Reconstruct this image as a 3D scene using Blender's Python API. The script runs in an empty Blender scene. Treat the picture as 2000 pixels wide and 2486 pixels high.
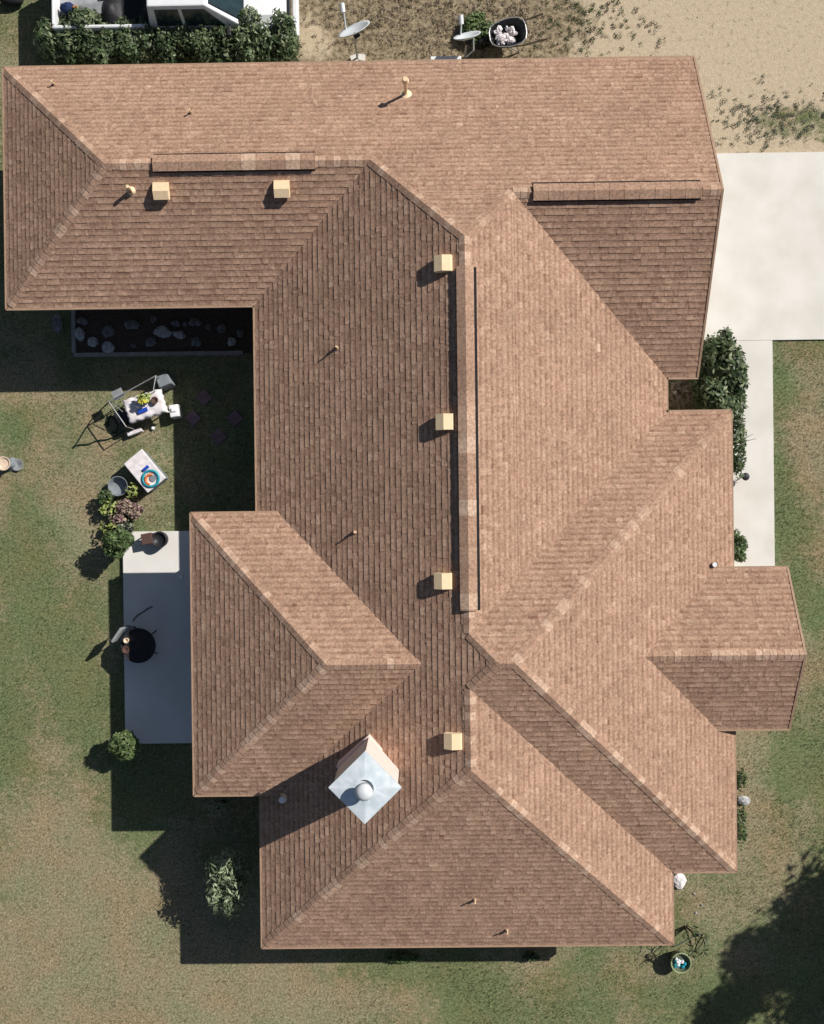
import bpy, math, random
import numpy as np
from mathutils import Vector, Matrix, Euler
random.seed(7); rng = np.random.default_rng(7)
R = math.radians
sc = bpy.context.scene
# ------------------------------------------------------------------ camera
CAM = Vector((-0.1007, -0.2005, 22.022)); ROT = Euler((-0.0032, 0.0067, -0.012), 'XYZ'); FPX = 2204.0
cd = bpy.data.cameras.new('camera'); cam = bpy.data.objects.new('camera', cd); sc.collection.objects.link(cam)
cam.location = CAM; cam.rotation_euler = ROT
cd.sensor_fit = 'VERTICAL'; cd.sensor_height = 24; cd.lens = FPX/2486*24; cd.clip_end = 2000
sc.camera = cam
# ------------------------------------------------------------------ light
SUNV = Vector((1.031, 0.636, 1.0)).normalized()
ELEV = math.asin(SUNV.z); AZ = math.atan2(SUNV.x, SUNV.y)
w = bpy.data.worlds.new('World'); sc.world = w; w.use_nodes = True
nt = w.node_tree; bg = nt.nodes['Background']
sky = nt.nodes.new('ShaderNodeTexSky'); sky.sky_type = 'NISHITA'; sky.sun_disc = False
sky.sun_elevation = ELEV; sky.sun_rotation = AZ
nt.links.new(sky.outputs[0], bg.inputs[0]); bg.inputs[1].default_value = 0.05
sl = bpy.data.lights.new('sun', 'SUN'); sl.energy = 5.0; sl.angle = R(0.5); sl.color = (1.0, 0.955, 0.89)
so = bpy.data.objects.new('sun', sl); sc.collection.objects.link(so)
so.rotation_euler = (-SUNV).to_track_quat('-Z', 'Y').to_euler(); so.location = SUNV*40
sc.view_settings.view_transform = 'Standard'; sc.view_settings.look = 'None'
sc.view_settings.exposure = 0.06; sc.view_settings.gamma = 1

# ------------------------------------------------------------------ helpers
RM = ROT.to_matrix()
def G(px, py, z=0.0):
    """a surveyed point: where the sight line to photo point (px, py) meets height z"""
    d = RM @ Vector(((px-1000)/FPX, -(py-1243)/FPX, -1.0))
    t = (z-CAM.z)/d.z
    return CAM + d*t
def GP(px, py, fn):
    """the same on a roof slope fn(x, y) -> z"""
    z = 3.0
    for _ in range(30):
        p = G(px, py, z); z = fn(p.x, p.y)
    return Vector((p.x, p.y, z))

class MB:
    def __init__(s): s.v = []; s.f = []; s.m = []; s.t = []; s.mi = 0; s.tone = 0.5
    def add(s, vs, fs, M=None):
        o = len(s.v)
        for p in vs:
            p = Vector(p)
            s.v.append(tuple(M @ p if M else p))
        for f in fs: s.f.append([o+i for i in f]); s.m.append(s.mi); s.t.append(s.tone)
        return s
    def box(s, c, d, rz=0, M=None, top=None, rot=None):
        """centre c, size d; top=(sx, sy) scales the top face"""
        a, b, h = d[0]/2, d[1]/2, d[2]/2; tx, ty = top if top else (1, 1)
        vs = [(-a,-b,-h),(a,-b,-h),(a,b,-h),(-a,b,-h),(-a*tx,-b*ty,h),(a*tx,-b*ty,h),(a*tx,b*ty,h),(-a*tx,b*ty,h)]
        T = Matrix.Translation(c) @ (rot.to_4x4() if rot else Matrix.Rotation(rz, 4, 'Z'))
        if M: T = M @ T
        return s.add(vs, [(0,3,2,1),(4,5,6,7),(0,1,5,4),(1,2,6,5),(2,3,7,6),(3,0,4,7)], T)
    def cyl(s, p0, p1, r0, r1=None, n=12, caps=True, M=None):
        r1 = r0 if r1 is None else r1; p0 = Vector(p0); p1 = Vector(p1); d = (p1-p0)
        q = d.to_track_quat('Z', 'Y').to_matrix()
        vs = []
        for k in range(n):
            a = 2*math.pi*k/n; e = q @ Vector((math.cos(a), math.sin(a), 0))
            vs.append(p0+e*r0)
        for k in range(n):
            a = 2*math.pi*k/n; e = q @ Vector((math.cos(a), math.sin(a), 0))
            vs.append(p1+e*r1)
        fs = [(k, (k+1) % n, n+(k+1) % n, n+k) for k in range(n)]
        if caps: fs += [tuple(range(n))[::-1], tuple(range(n, 2*n))]
        return s.add(vs, fs, M)
    def tube(s, pts, r, n=6, M=None):
        for a, b in zip(pts[:-1], pts[1:]): s.cyl(a, b, r, r, n, True, M)
        return s
    def lathe(s, prof, n=20, M=None):
        """prof: (r, z) list"""
        vs = []; fs = []
        for r, z in prof:
            for k in range(n): a = 2*math.pi*k/n; vs.append((r*math.cos(a), r*math.sin(a), z))
        for j in range(len(prof)-1):
            for k in range(n): fs.append((j*n+k, j*n+(k+1) % n, (j+1)*n+(k+1) % n, (j+1)*n+k))
        return s.add(vs, fs, M)
    def ball(s, c, r, n=10, sq=(1,1,1), jit=0, M=None):
        prof = []; vs = []; m = n//2+1
        for j in range(m+1):
            th = math.pi*j/m
            for k in range(n):
                a = 2*math.pi*k/n; q = 1+random.uniform(-jit, jit)
                vs.append((c[0]+r*sq[0]*q*math.sin(th)*math.cos(a), c[1]+r*sq[1]*q*math.sin(th)*math.sin(a), c[2]-r*sq[2]*q*math.cos(th)))
        fs = [(j*n+k, j*n+(k+1) % n, (j+1)*n+(k+1) % n, (j+1)*n+k) for j in range(m) for k in range(n)]
        return s.add(vs, fs, M)
    def quad(s, a, b, c, d): return s.add([a, b, c, d], [(0,1,2,3)])
    def poly(s, pts): return s.add(pts, [tuple(range(len(pts)))])
    def prism(s, pts, z0, z1):
        n = len(pts)
        return s.add([(p[0], p[1], z0) for p in pts]+[(p[0], p[1], z1) for p in pts],
                     [tuple(range(n))[::-1], tuple(range(n, 2*n))]+[(i, (i+1) % n, n+(i+1) % n, n+i) for i in range(n)])
    def side_prism(s, pts, y0, y1, M=None):
        """outline pts (x, z) extruded along y"""
        n = len(pts)
        return s.add([(p[0], y0, p[1]) for p in pts]+[(p[0], y1, p[1]) for p in pts],
                     [tuple(range(n)), tuple(range(n, 2*n))[::-1]]+[((i+1) % n, i, n+i, n+(i+1) % n) for i in range(n)], M)
    def build(s, name, mats, parent=None, loc=(0,0,0), rz=0, smooth=False, bevel=0):
        me = bpy.data.meshes.new(name)
        me.from_pydata(s.v, [], s.f)
        for m in (mats if isinstance(mats, (list, tuple)) else [mats]): me.materials.append(m)
        me.polygons.foreach_set('material_index', s.m)
        if smooth: me.polygons.foreach_set('use_smooth', [True]*len(s.f))
        a = me.attributes.new('tone', 'FLOAT', 'FACE'); a.data.foreach_set('value', s.t)
        me.update()
        o = bpy.data.objects.new(name, me); sc.collection.objects.link(o)
        o.location = loc; o.rotation_euler = (0, 0, rz)
        if parent: o.parent = parent
        if bevel:
            b = o.modifiers.new('bevel', 'BEVEL'); b.width = bevel; b.segments = 2; b.limit_method = 'ANGLE'; b.angle_limit = R(40)
        return o
def fast_mesh(name, V, F, tone, mat, parent=None, loc=(0,0,0)):
    """V (n,3), F (m,k) numpy"""
    me = bpy.data.meshes.new(name); k = F.shape[1]
    me.vertices.add(len(V)); me.vertices.foreach_set('co', V.astype(np.float32).ravel())
    me.loops.add(F.size); me.loops.foreach_set('vertex_index', F.astype(np.int32).ravel())
    me.polygons.add(len(F)); me.polygons.foreach_set('loop_start', np.arange(0, F.size, k, dtype=np.int32))
    me.polygons.foreach_set('loop_total', np.full(len(F), k, dtype=np.int32))
    me.materials.append(mat); me.update(calc_edges=True); me.validate()
    a = me.attributes.new('tone', 'FLOAT', 'FACE'); a.data.foreach_set('value', tone.astype(np.float32))
    o = bpy.data.objects.new(name, me); sc.collection.objects.link(o); o.location = loc
    if parent: o.parent = parent
    return o
def tag(o, label=None, cat=None, group=None, kind=None):
    if label: o['label'] = label
    if cat: o['category'] = cat
    if group: o['group'] = group
    if kind: o['kind'] = kind
    return o
def thing(name, label, cat, loc=(0,0,0), rz=0, group=None):
    o = bpy.data.objects.new(name, None); sc.collection.objects.link(o)
    o.location = loc; o.rotation_euler = (0, 0, rz); o.empty_display_size = .2
    return tag(o, label, cat, group)
def copy_tree(o, parent=None):
    c = o.copy(); sc.collection.objects.link(c)
    if parent: c.parent = parent
    for ch in list(o.children): copy_tree(ch, c)
    return c

# ------------------------------------------------------------------ materials
def mat(name, col, rough=.8, metal=0, var=.12, scale=6, bump=0, bscale=60, spec=.3, col2=None, detail=4):
    m = bpy.data.materials.new(name); m.use_nodes = True; t = m.node_tree; L = t.links
    b = t.nodes['Principled BSDF']; b.inputs['Roughness'].default_value = rough; b.inputs['Metallic'].default_value = metal
    b.inputs['Specular IOR Level'].default_value = spec
    tc = t.nodes.new('ShaderNodeTexCoord')
    n = t.nodes.new('ShaderNodeTexNoise'); n.inputs['Scale'].default_value = scale; n.inputs['Detail'].default_value = detail
    L.new(tc.outputs['Object'], n.inputs['Vector'])
    r = t.nodes.new('ShaderNodeValToRGB'); L.new(n.outputs['Fac'], r.inputs['Fac'])
    c2 = col2 or tuple(min(1, c*(1+var)) for c in col); c1 = col if col2 else tuple(c*(1-var) for c in col)
    r.color_ramp.elements[0].position = .35; r.color_ramp.elements[1].position = .65
    r.color_ramp.elements[0].color = (*c1, 1); r.color_ramp.elements[1].color = (*c2, 1)
    L.new(r.outputs[0], b.inputs['Base Color'])
    if bump:
        n2 = t.nodes.new('ShaderNodeTexNoise'); n2.inputs['Scale'].default_value = bscale; n2.inputs['Detail'].default_value = 3
        L.new(tc.outputs['Object'], n2.inputs['Vector'])
        bp = t.nodes.new('ShaderNodeBump'); bp.inputs['Strength'].default_value = bump; bp.inputs['Distance'].default_value = .02
        L.new(n2.outputs['Fac'], bp.inputs['Height']); L.new(bp.outputs[0], b.inputs['Normal'])
    return m
def tone_mat(name, stops, rough=.9, fine=.25, fscale=90, spec=.15, weather=0, transl=0):
    """colour ramp read by the per-face tone, times fine granular noise"""
    m = bpy.data.materials.new(name); m.use_nodes = True; t = m.node_tree; L = t.links
    b = t.nodes['Principled BSDF']; b.inputs['Roughness'].default_value = rough; b.inputs['Specular IOR Level'].default_value = spec
    at = t.nodes.new('ShaderNodeAttribute'); at.attribute_name = 'tone'
    r = t.nodes.new('ShaderNodeValToRGB'); L.new(at.outputs['Fac'], r.inputs['Fac'])
    e = r.color_ramp.elements
    while len(e) < len(stops): e.new(.5)
    for k, (p, c) in enumerate(stops): e[k].position = p; e[k].color = (*c, 1)
    tc = t.nodes.new('ShaderNodeTexCoord')
    def noise(sc_, lo, hi, det=3):
        n = t.nodes.new('ShaderNodeTexNoise'); n.inputs['Scale'].default_value = sc_; n.inputs['Detail'].default_value = det; n.inputs['Roughness'].default_value = .65
        L.new(tc.outputs['Object'], n.inputs['Vector'])
        mr = t.nodes.new('ShaderNodeMapRange'); mr.inputs[1].default_value = .3; mr.inputs[2].default_value = .7
        mr.inputs[3].default_value = lo; mr.inputs[4].default_value = hi; L.new(n.outputs['Fac'], mr.inputs[0]); return mr
    mul = t.nodes.new('ShaderNodeVectorMath'); mul.operation = 'SCALE'
    L.new(r.outputs[0], mul.inputs[0]); L.new(noise(fscale, 1-fine, 1+fine).outputs[0], mul.inputs['Scale'])
    out = mul
    if weather:
        m2 = t.nodes.new('ShaderNodeVectorMath'); m2.operation = 'SCALE'
        L.new(mul.outputs[0], m2.inputs[0]); L.new(noise(.9, 1-weather, 1+weather, 5).outputs[0], m2.inputs['Scale']); out = m2
    L.new(out.outputs[0], b.inputs['Base Color'])
    if transl:
        tr = t.nodes.new('ShaderNodeBsdfTranslucent'); L.new(out.outputs[0], tr.inputs[0])
        mx = t.nodes.new('ShaderNodeMixShader'); mx.inputs[0].default_value = transl
        L.new(b.outputs[0], mx.inputs[1]); L.new(tr.outputs[0], mx.inputs[2]); L.new(mx.outputs[0], t.nodes['Material Output'].inputs[0])
    return m
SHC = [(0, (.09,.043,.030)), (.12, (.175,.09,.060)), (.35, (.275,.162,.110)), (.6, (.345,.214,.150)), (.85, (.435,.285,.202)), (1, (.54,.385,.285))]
M = dict(
    shingle=tone_mat('asphalt shingle', SHC, fine=.34, fscale=19, weather=.10),
    drip=mat('brown drip edge', (.37,.24,.16), .6, var=.08),
    stucco=mat('tan stucco', (.52,.44,.34), .9, bump=.4, bscale=70),
    soffit=mat('painted soffit', (.5,.42,.34), .85),
    trim=mat('white trim', (.75,.73,.7), .6, var=.04),
    glass=mat('window glass', (.015,.035,.042), .12, spec=.4, var=.2),
    vent=mat('tan painted metal', (.86,.66,.42), .5, var=.05, scale=15),
    dark=mat('black gap and painted shade', (.012,.012,.013), .9),
    chim=mat('pink white stucco', (.78,.64,.58), .9, bump=.3, bscale=90, var=.05),
    galv=mat('galvanised sheet metal', (.56,.64,.69), .45, metal=.15, scale=5, col2=(.74,.80,.84)),
    flue=mat('flue cap metal', (.62,.62,.64), .5, metal=.3),
    white=mat('white paint', (.8,.81,.82), .3, var=.03, spec=.5),
    dish=mat('pale grey enamel', (.62,.65,.67), .45, var=.05),
    rubber=mat('black rubber', (.02,.02,.021), .8),
    blackm=mat('black metal', (.025,.026,.03), .45),
    steel=mat('worn steel', (.42,.42,.42), .4, metal=.6),
    conc=mat('driveway concrete', (.65,.62,.565), .9, scale=1.3, col2=(.73,.705,.66), bump=.15, bscale=120, detail=8),
    patio=mat('patio concrete', (.68,.655,.62), .6, scale=1.2, col2=(.76,.735,.70), bump=.15, bscale=120, detail=6),
    curb=mat('concrete edging', (.30,.28,.26), .9),
    mulch=mat('bark mulch', (.05,.035,.026), .95, scale=25, col2=(.14,.10,.075), bump=1, bscale=50),
    rockd=mat('dim rock', (.13,.125,.13), .9, scale=9, col2=(.26,.25,.255), bump=.6, bscale=18),
    rock=mat('pale rock', (.30,.295,.31), .9, scale=7, col2=(.55,.54,.56), bump=.6, bscale=18),
    slate=mat('pink paving stone', (.20,.125,.145), .9, scale=8, col2=(.25,.165,.18)),
    cloth=mat('white cloth', (.74,.69,.70), .95, scale=8, bump=.6, bscale=9),
    tblt=mat('dusty dark tabletop', (.03,.03,.035), .6, scale=7, col2=(.12,.09,.065)),
    terr=mat('brown clay', (.10,.055,.045), .85),
    bluep=mat('blue plastic', (.02,.07,.45), .4), teal=mat('teal plastic', (.02,.28,.36), .4),
    orange=mat('orange plastic', (.62,.19,.06), .5), yellow=mat('yellow petals', (.75,.68,.08), .7), rimg=mat('yellow green glaze', (.32,.36,.2), .4),
    pink=mat('mauve petals', (.30,.13,.21), .7), tan=mat('tan ceramic', (.72,.56,.42), .5),
    hose=mat('dark green hose', (.012,.03,.02), .35), greyp=mat('grey resin', (.22,.25,.27), .6),
    greyc=mat('grey fabric', (.25,.26,.27), .9), wood=mat('bark', (.10,.075,.055), .95, bump=.8, bscale=14),
    tarp=mat('black tarp', (.012,.012,.015), .55, bump=1, bscale=5), bed=mat('scuffed bed liner', (.28,.29,.31), .6, scale=3, col2=(.45,.46,.47)),
    leafd=tone_mat('hedge leaves', [(0,(.018,.032,.012)),(.4,(.05,.085,.03)),(.75,(.10,.145,.06)),(1,(.24,.27,.15))], rough=.55, spec=.45, transl=.15),
    leafm=tone_mat('shrub leaves', [(0,(.03,.05,.018)),(.4,(.075,.125,.04)),(.8,(.15,.21,.075)),(1,(.28,.33,.14))], rough=.55, spec=.4, transl=.2),
    leafg=tone_mat('grey green leaves', [(0,(.05,.065,.04)),(.5,(.14,.17,.11)),(1,(.34,.38,.28))], rough=.55, spec=.4, transl=.15),
    leafs=tone_mat('soft green leaves', [(0,(.04,.06,.03)),(.5,(.15,.20,.10)),(1,(.38,.44,.28))], rough=.5, spec=.5, transl=.15), navy=mat('navy fabric', (.015,.03,.09), .9),
    leafl=tone_mat('lime leaves', [(0,(.12,.17,.03)),(.5,(.3,.38,.08)),(1,(.5,.55,.22))], rough=.6, transl=.2),
    leafp=tone_mat('mauve leaves', [(0,(.10,.04,.06)),(.5,(.28,.17,.18)),(1,(.48,.40,.28))], rough=.6, transl=.2),
    dry=tone_mat('dry stems', [(0,(.09,.065,.045)),(.5,(.25,.19,.13)),(1,(.5,.44,.36))], rough=.9),
    grass=tone_mat('grass blades', [(0,(.05,.072,.026)),(.3,(.125,.158,.07)),(.5,(.195,.21,.105)),(.75,(.31,.265,.175)),(1,(.47,.40,.275))], rough=.8, fine=.15, transl=.15, weather=.16),
)
def ground_mat():
    m = bpy.data.materials.new('soil and turf'); m.use_nodes = True; t = m.node_tree; L = t.links
    b = t.nodes['Principled BSDF']; b.inputs['Roughness'].default_value = .95; b.inputs['Specular IOR Level'].default_value = .1
    tc = t.nodes.new('ShaderNodeTexCoord')
    def nz(s, d=4, rgh=.6):
        n = t.nodes.new('ShaderNodeTexNoise'); n.inputs['Scale'].default_value = s; n.inputs['Detail'].default_value = d
        n.inputs['Roughness'].default_value = rgh; L.new(tc.outputs['Object'], n.inputs['Vector']); return n
    def ramp(src, stops):
        r = t.nodes.new('ShaderNodeValToRGB'); L.new(src, r.inputs['Fac']); e = r.color_ramp.elements
        while len(e) < len(stops): e.new(.5)
        for k, (p, c) in enumerate(stops): e[k].position = p; e[k].color = (*c, 1)
        return r
    def attr(n): a = t.nodes.new('ShaderNodeAttribute'); a.attribute_name = n; return a.outputs['Fac']
    def math_(op, a, b_):
        x = t.nodes.new('ShaderNodeMath'); x.operation = op
        for i, s in enumerate((a, b_)):
            if isinstance(s, (int, float)): x.inputs[i].default_value = s
            else: L.new(s, x.inputs[i])
        return x.outputs[0]
    def mix(f, a, b_):
        x = t.nodes.new('ShaderNodeMix'); x.data_type = 'RGBA'; L.new(f, x.inputs[0]); L.new(a, x.inputs[6]); L.new(b_, x.inputs[7]); return x.outputs[2]
    n1 = nz(18, 5, .75); n2 = nz(1.1, 5, .6)
    turf = ramp(n1.outputs[0], [(.3,(.062,.08,.034)),(.47,(.13,.15,.07)),(.55,(.17,.188,.09)),(.72,(.28,.28,.16))])
    dryc = ramp(n1.outputs[0], [(.3,(.12,.10,.058)),(.47,(.235,.20,.12)),(.56,(.31,.265,.17)),(.72,(.44,.385,.28))])
    dirt = ramp(nz(11, 5, .6).outputs[0], [(.3,(.46,.37,.26)),(.5,(.515,.42,.297)),(.7,(.57,.47,.335))])
    litter = ramp(nz(9, 5, .8).outputs[0], [(.34,(.07,.055,.035)),(.45,(.20,.16,.10)),(.54,(.31,.25,.165)),(.62,(.42,.33,.225))])
    f = math_('ADD', attr('dry'), math_('ADD', math_('MULTIPLY', math_('SUBTRACT', n2.outputs[0], .5), 1.3), math_('MULTIPLY', math_('SUBTRACT', nz(5.5, 4, .7).outputs[0], .5), 1.5)))
    cr = ramp(f, [(.24,(0,0,0)),(.76,(1,1,1))])
    c = mix(cr.outputs[0], turf.outputs[0], dryc.outputs[0])
    hue = ramp(nz(.9, 3, .5).outputs[0], [(.35,(.93,1.05,1.0)),(.5,(1.03,1.03,1.03)),(.66,(1.12,1.02,.98))])
    v1 = t.nodes.new('ShaderNodeVectorMath'); v1.operation = 'MULTIPLY'; L.new(c, v1.inputs[0]); L.new(hue.outputs[0], v1.inputs[1]); c = v1.outputs[0]
    lf = ramp(math_('ADD', attr('litter'), math_('MULTIPLY', math_('SUBTRACT', nz(2.5, 5).outputs[0], .5), .9)), [(.4,(0,0,0)),(.6,(1,1,1))])
    c = mix(lf.outputs[0], c, litter.outputs[0])
    df = ramp(math_('ADD', attr('dirt'), math_('MULTIPLY', math_('SUBTRACT', nz(3, 6, .7).outputs[0], .5), .8)), [(.42,(0,0,0)),(.58,(1,1,1))])
    c = mix(df.outputs[0], c, dirt.outputs[0])
    pass
    spot = ramp(nz(7, 5, .8).outputs[0], [(.34,(.6,.6,.6)),(.45,(1,1,1)),(1,(1,1,1))])
    v2 = t.nodes.new('ShaderNodeVectorMath'); v2.operation = 'MULTIPLY'; L.new(c, v2.inputs[0]); L.new(spot.outputs[0], v2.inputs[1])
    L.new(v2.outputs[0], b.inputs['Base Color'])
    bp = t.nodes.new('ShaderNodeBump'); bp.inputs['Strength'].default_value = .5; bp.inputs['Distance'].default_value = .03
    L.new(nz(25, 4).outputs[0], bp.inputs['Height']); L.new(bp.outputs[0], b.inputs['Normal'])
    return m

# ------------------------------------------------------------------ ground cover maps (what really grows where)
def ell(blobs):
    out = []
    for px, py, rx, ry, a in blobs:
        g = G(px, py); out.append((g.x, g.y, rx/100, ry/100, a))
    return np.array(out)
DRY = ell([(250,2320,520,260,.2),(60,2260,330,220,.55),(330,2420,420,160,.5),(200,1330,60,160,.45),(130,1180,60,110,.35),(270,1560,50,160,.25),(450,2400,300,90,.25),(860,2440,130,60,.45),
           (1960,1150,90,260,.45),(1960,1450,110,160,.25),(1850,1980,110,200,.35),(1720,2260,120,150,.35),(1500,2380,260,80,.2),(130,960,160,70,.3),(350,1210,120,60,.25),(110,1990,200,200,.3),
           (40,1310,110,200,-.3),(300,1650,120,220,-.35),(100,1720,260,140,-.25),(220,1450,100,120,-.3),(1900,1160,50,120,-.5),(1895,900,40,120,-.35),(1930,1880,110,130,-.45),(1620,2440,260,80,-.35),
           (1170,2420,240,90,-.4),(980,2350,150,60,-.25),(50,60,120,110,-.25),(1900,870,220,60,.1),(60,1040,100,60,-.1),(10,2200,40,90,-.4),(20,1850,90,70,-.25),(520,2390,60,60,-.2)])
_r = random.Random(11)
DRY = np.concatenate([DRY, np.array([(_r.uniform(-11,11), _r.uniform(-13,13), _r.uniform(.2,.9), _r.uniform(.25,1.1), _r.choice((-1,1))*_r.uniform(.2,.5)) for _ in range(170)])])
DIRT = ell([(1750,150,430,260,1.0),(1990,60,400,300,1.0),(1500,10,120,80,.45),(1850,375,260,30,.35),(1760,290,50,120,.5),(1300,20,120,60,.25),(770,120,90,60,.5),(745,60,50,60,.45),(1010,20,60,40,.2)])
WEED = ell([(1860,290,130,65,.75),(1990,300,120,75,.8),(1400,60,130,90,.55),(1330,30,160,60,.6)])
LIT = ell([(1040,70,380,110,1.1),(820,60,150,120,.8),(1300,90,150,90,.6),(1830,2030,60,170,.35),(1700,2180,60,60,.3)])
def field(B, x, y):
    r = np.zeros_like(x)
    for cx, cy, rx, ry, a in B: r += a*np.exp(-((x-cx)/rx)**2-((y-cy)/ry)**2)
    return r
def dry_at(x, y): return np.clip(.41+field(DRY, x, y), 0, 1)
def dirt_at(x, y): return np.clip(field(DIRT, x, y), 0, 1)*(1-.55*np.clip(field(WEED, x, y), 0, 1))
def lit_at(x, y): return np.clip(field(LIT, x, y), 0, 1)
xs = np.unique(np.concatenate([[-300,-120,-60,-30,-18], np.arange(-14, 14.01, .2), [18,30,60,120,300]]))
ys = np.unique(np.concatenate([[-300,-120,-60,-30,-19], np.arange(-16, 16.01, .2), [19,30,60,120,300]]))
XX, YY = np.meshgrid(xs, ys); V = np.stack([XX.ravel(), YY.ravel(), np.zeros(XX.size)], 1)
nx_, ny_ = len(xs), len(ys); ii = (np.arange(ny_-1)[:, None]*nx_+np.arange(nx_-1)[None]).ravel()
F = np.stack([ii, ii+1, ii+1+nx_, ii+nx_], 1)
gr = fast_mesh('ground', V, F, np.zeros(len(F)), ground_mat()); tag(gr, kind='structure')
for nm, fn in (('dry', dry_at), ('dirt', dirt_at), ('litter', lit_at)):
    a = gr.data.attributes.new(nm, 'FLOAT', 'POINT'); a.data.foreach_set('value', fn(V[:, 0], V[:, 1]).astype(np.float32))

# ------------------------------------------------------------------ driveway and walk (one poured slab, joints cut in)
c0 = G(1745, 372, .05); c1 = G(2000, 365, .05); c2 = G(2000, 824, .05); c3 = G(1875, 823, .05)
yT, yB = c0.y, c2.y; xw1 = c3.x; xw0 = G(1752, 1000, .05).x; yE = G(1850, 1500, .05).y
mb = MB()
def slab(x0, y0, x1, y1): mb.box(((x0+x1)/2, (y0+y1)/2, .0), (x1-x0-.006, y1-y0-.006, .1))
X0 = 5.35
xj = [X0, 11.6, 17.8]
for a, b in zip(xj[:-1], xj[1:]): slab(a, yB, b, yT)
mb.box(((X0+17.8)/2, (yT+yB)/2, -.001), (17.8-X0-.03, yT-yB-.03, .09))
mb.build('driveway', M['conc']); tag(bpy.data.objects['driveway'], kind='structure')
mb = MB(); yy = yB+.002
while yy > yE:
    y2 = max(yy-9, yE); mb.box(((xw0+xw1)/2, (yy+y2)/2, 0), (xw1-xw0, yy-y2-.012, .1)); yy = y2
mb.box(((xw0+xw1)/2, (yB+yE)/2, -.001), (xw1-xw0-.01, yB-yE-.02, .09))
mb.build('walkway', M['conc']); tag(bpy.data.objects['walkway'], kind='structure')

# ------------------------------------------------------------------ the house
P = .5; ZE = 2.3084
x0, x1, xw, x2, x3, xg, xp = -8.997, -3.6, -4.977, 5.3119, 6.6948, 5.9871, 7.7938
yN, yNW, ygS, yf, ywN, ywS, ypN, ypS, yfS, yS = 9.5, 4.2649, 2.577, 1.8428, -.2372, -6.2918, -1.5446, -5.0007, -8.1362, -9.7005
dw, dp = .2471, .2218; ZW = ZE+dw; ZP = ZE+dp
house = thing('house', 'single storey house under a brown shingle hip roof', 'house', (1, -.5, 0))
H0 = Vector((-1, .5, 0))
h = (yN-yNW)/2; hg = (yN-ygS)/2; hm = (x2-x1)/2; xm = (x1+x2)/2; hf = (yf-yfS)/2
v3 = lambda x, y, hh=0, z=ZE: Vector((x, y, z+P*hh))
NW, NWs, rNW, rNWe = v3(x0,yN), v3(x0,yNW), v3(x0+h,yN-h,h), v3(x1+h,yN-h,h)
NE, gabR, gSE, gW = v3(xg,yN), v3(xg,yN-hg,hg), v3(xg,ygS), v3(x2-hg,yN-hg,hg)
gv, E_, F_, apN, IN = v3(x2,ygS), v3(x2,yf), v3(x3,yf), v3(xm,yN-hm,hm), v3(x1,yNW)
apS, SW, SE, vS, FS = v3(xm,yS+hm,hm), v3(x1,yS), v3(x2,yS), v3(x2,yfS), v3(x3,yfS)
Ff, Fp, rv1, rv2 = v3(x3-hf,yf-hf,hf), v3(x1+hf,yf-hf,hf), v3(xm,yf-hm,hm), v3(xm,yfS+hm,hm)
hw = (ywN-ywS)/2; xe = x1+dw/P
wNW, wSW, wNE, wSE = v3(xw,ywN,0,ZW), v3(xw,ywS,0,ZW), v3(xe,ywN,0,ZW), v3(xe,ywS,0,ZW)
wR, wRe = v3(xw+hw,ywN-hw,hw,ZW), v3(xe+hw,ywN-hw,hw,ZW)
hp = (ypN-ypS)/2; xpe = x3-dp/P
pNE, pSE, pR, pRw = v3(xp,ypN,0,ZP), v3(xp,ypS,0,ZP), v3(xp,ypN-hp,hp,ZP), v3(xpe-hp,ypN-hp,hp,ZP)
pNW, pSW = v3(xpe,ypN,0,ZP), v3(xpe,ypS,0,ZP)
FACES = [  # polygon, eave point, horizontal (eave) direction, from left looking up slope
    ([NW,NE,gabR,gW,apN,rNWe,rNW], (0,-1)), ([NW,NWs,rNW], (1,0)), ([NWs,IN,rNWe,rNW], (0,1)),
    ([IN,SW,apS,rv2,Fp,rv1,apN,rNWe], (1,0)), ([apN,gW,gv,E_,rv1], (-1,0)), ([gW,gabR,gSE,gv], (0,1)),
    ([E_,F_,Ff,Fp,rv1], (0,-1)), ([F_,FS,Ff], (-1,0)), ([FS,vS,rv2,Fp,Ff], (0,1)), ([vS,SE,apS,rv2], (-1,0)), ([SE,SW,apS], (0,1)),
    ([wNW,wSW,wR], (1,0)), ([wNW,wNE,wRe,wR], (0,-1)), ([wSW,wSE,wRe,wR], (0,1)),
    ([pNE,pNW,pRw,pR], (0,-1)), ([pSE,pSW,pRw,pR], (0,1))]
EXP = .127
mb = MB()
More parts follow.
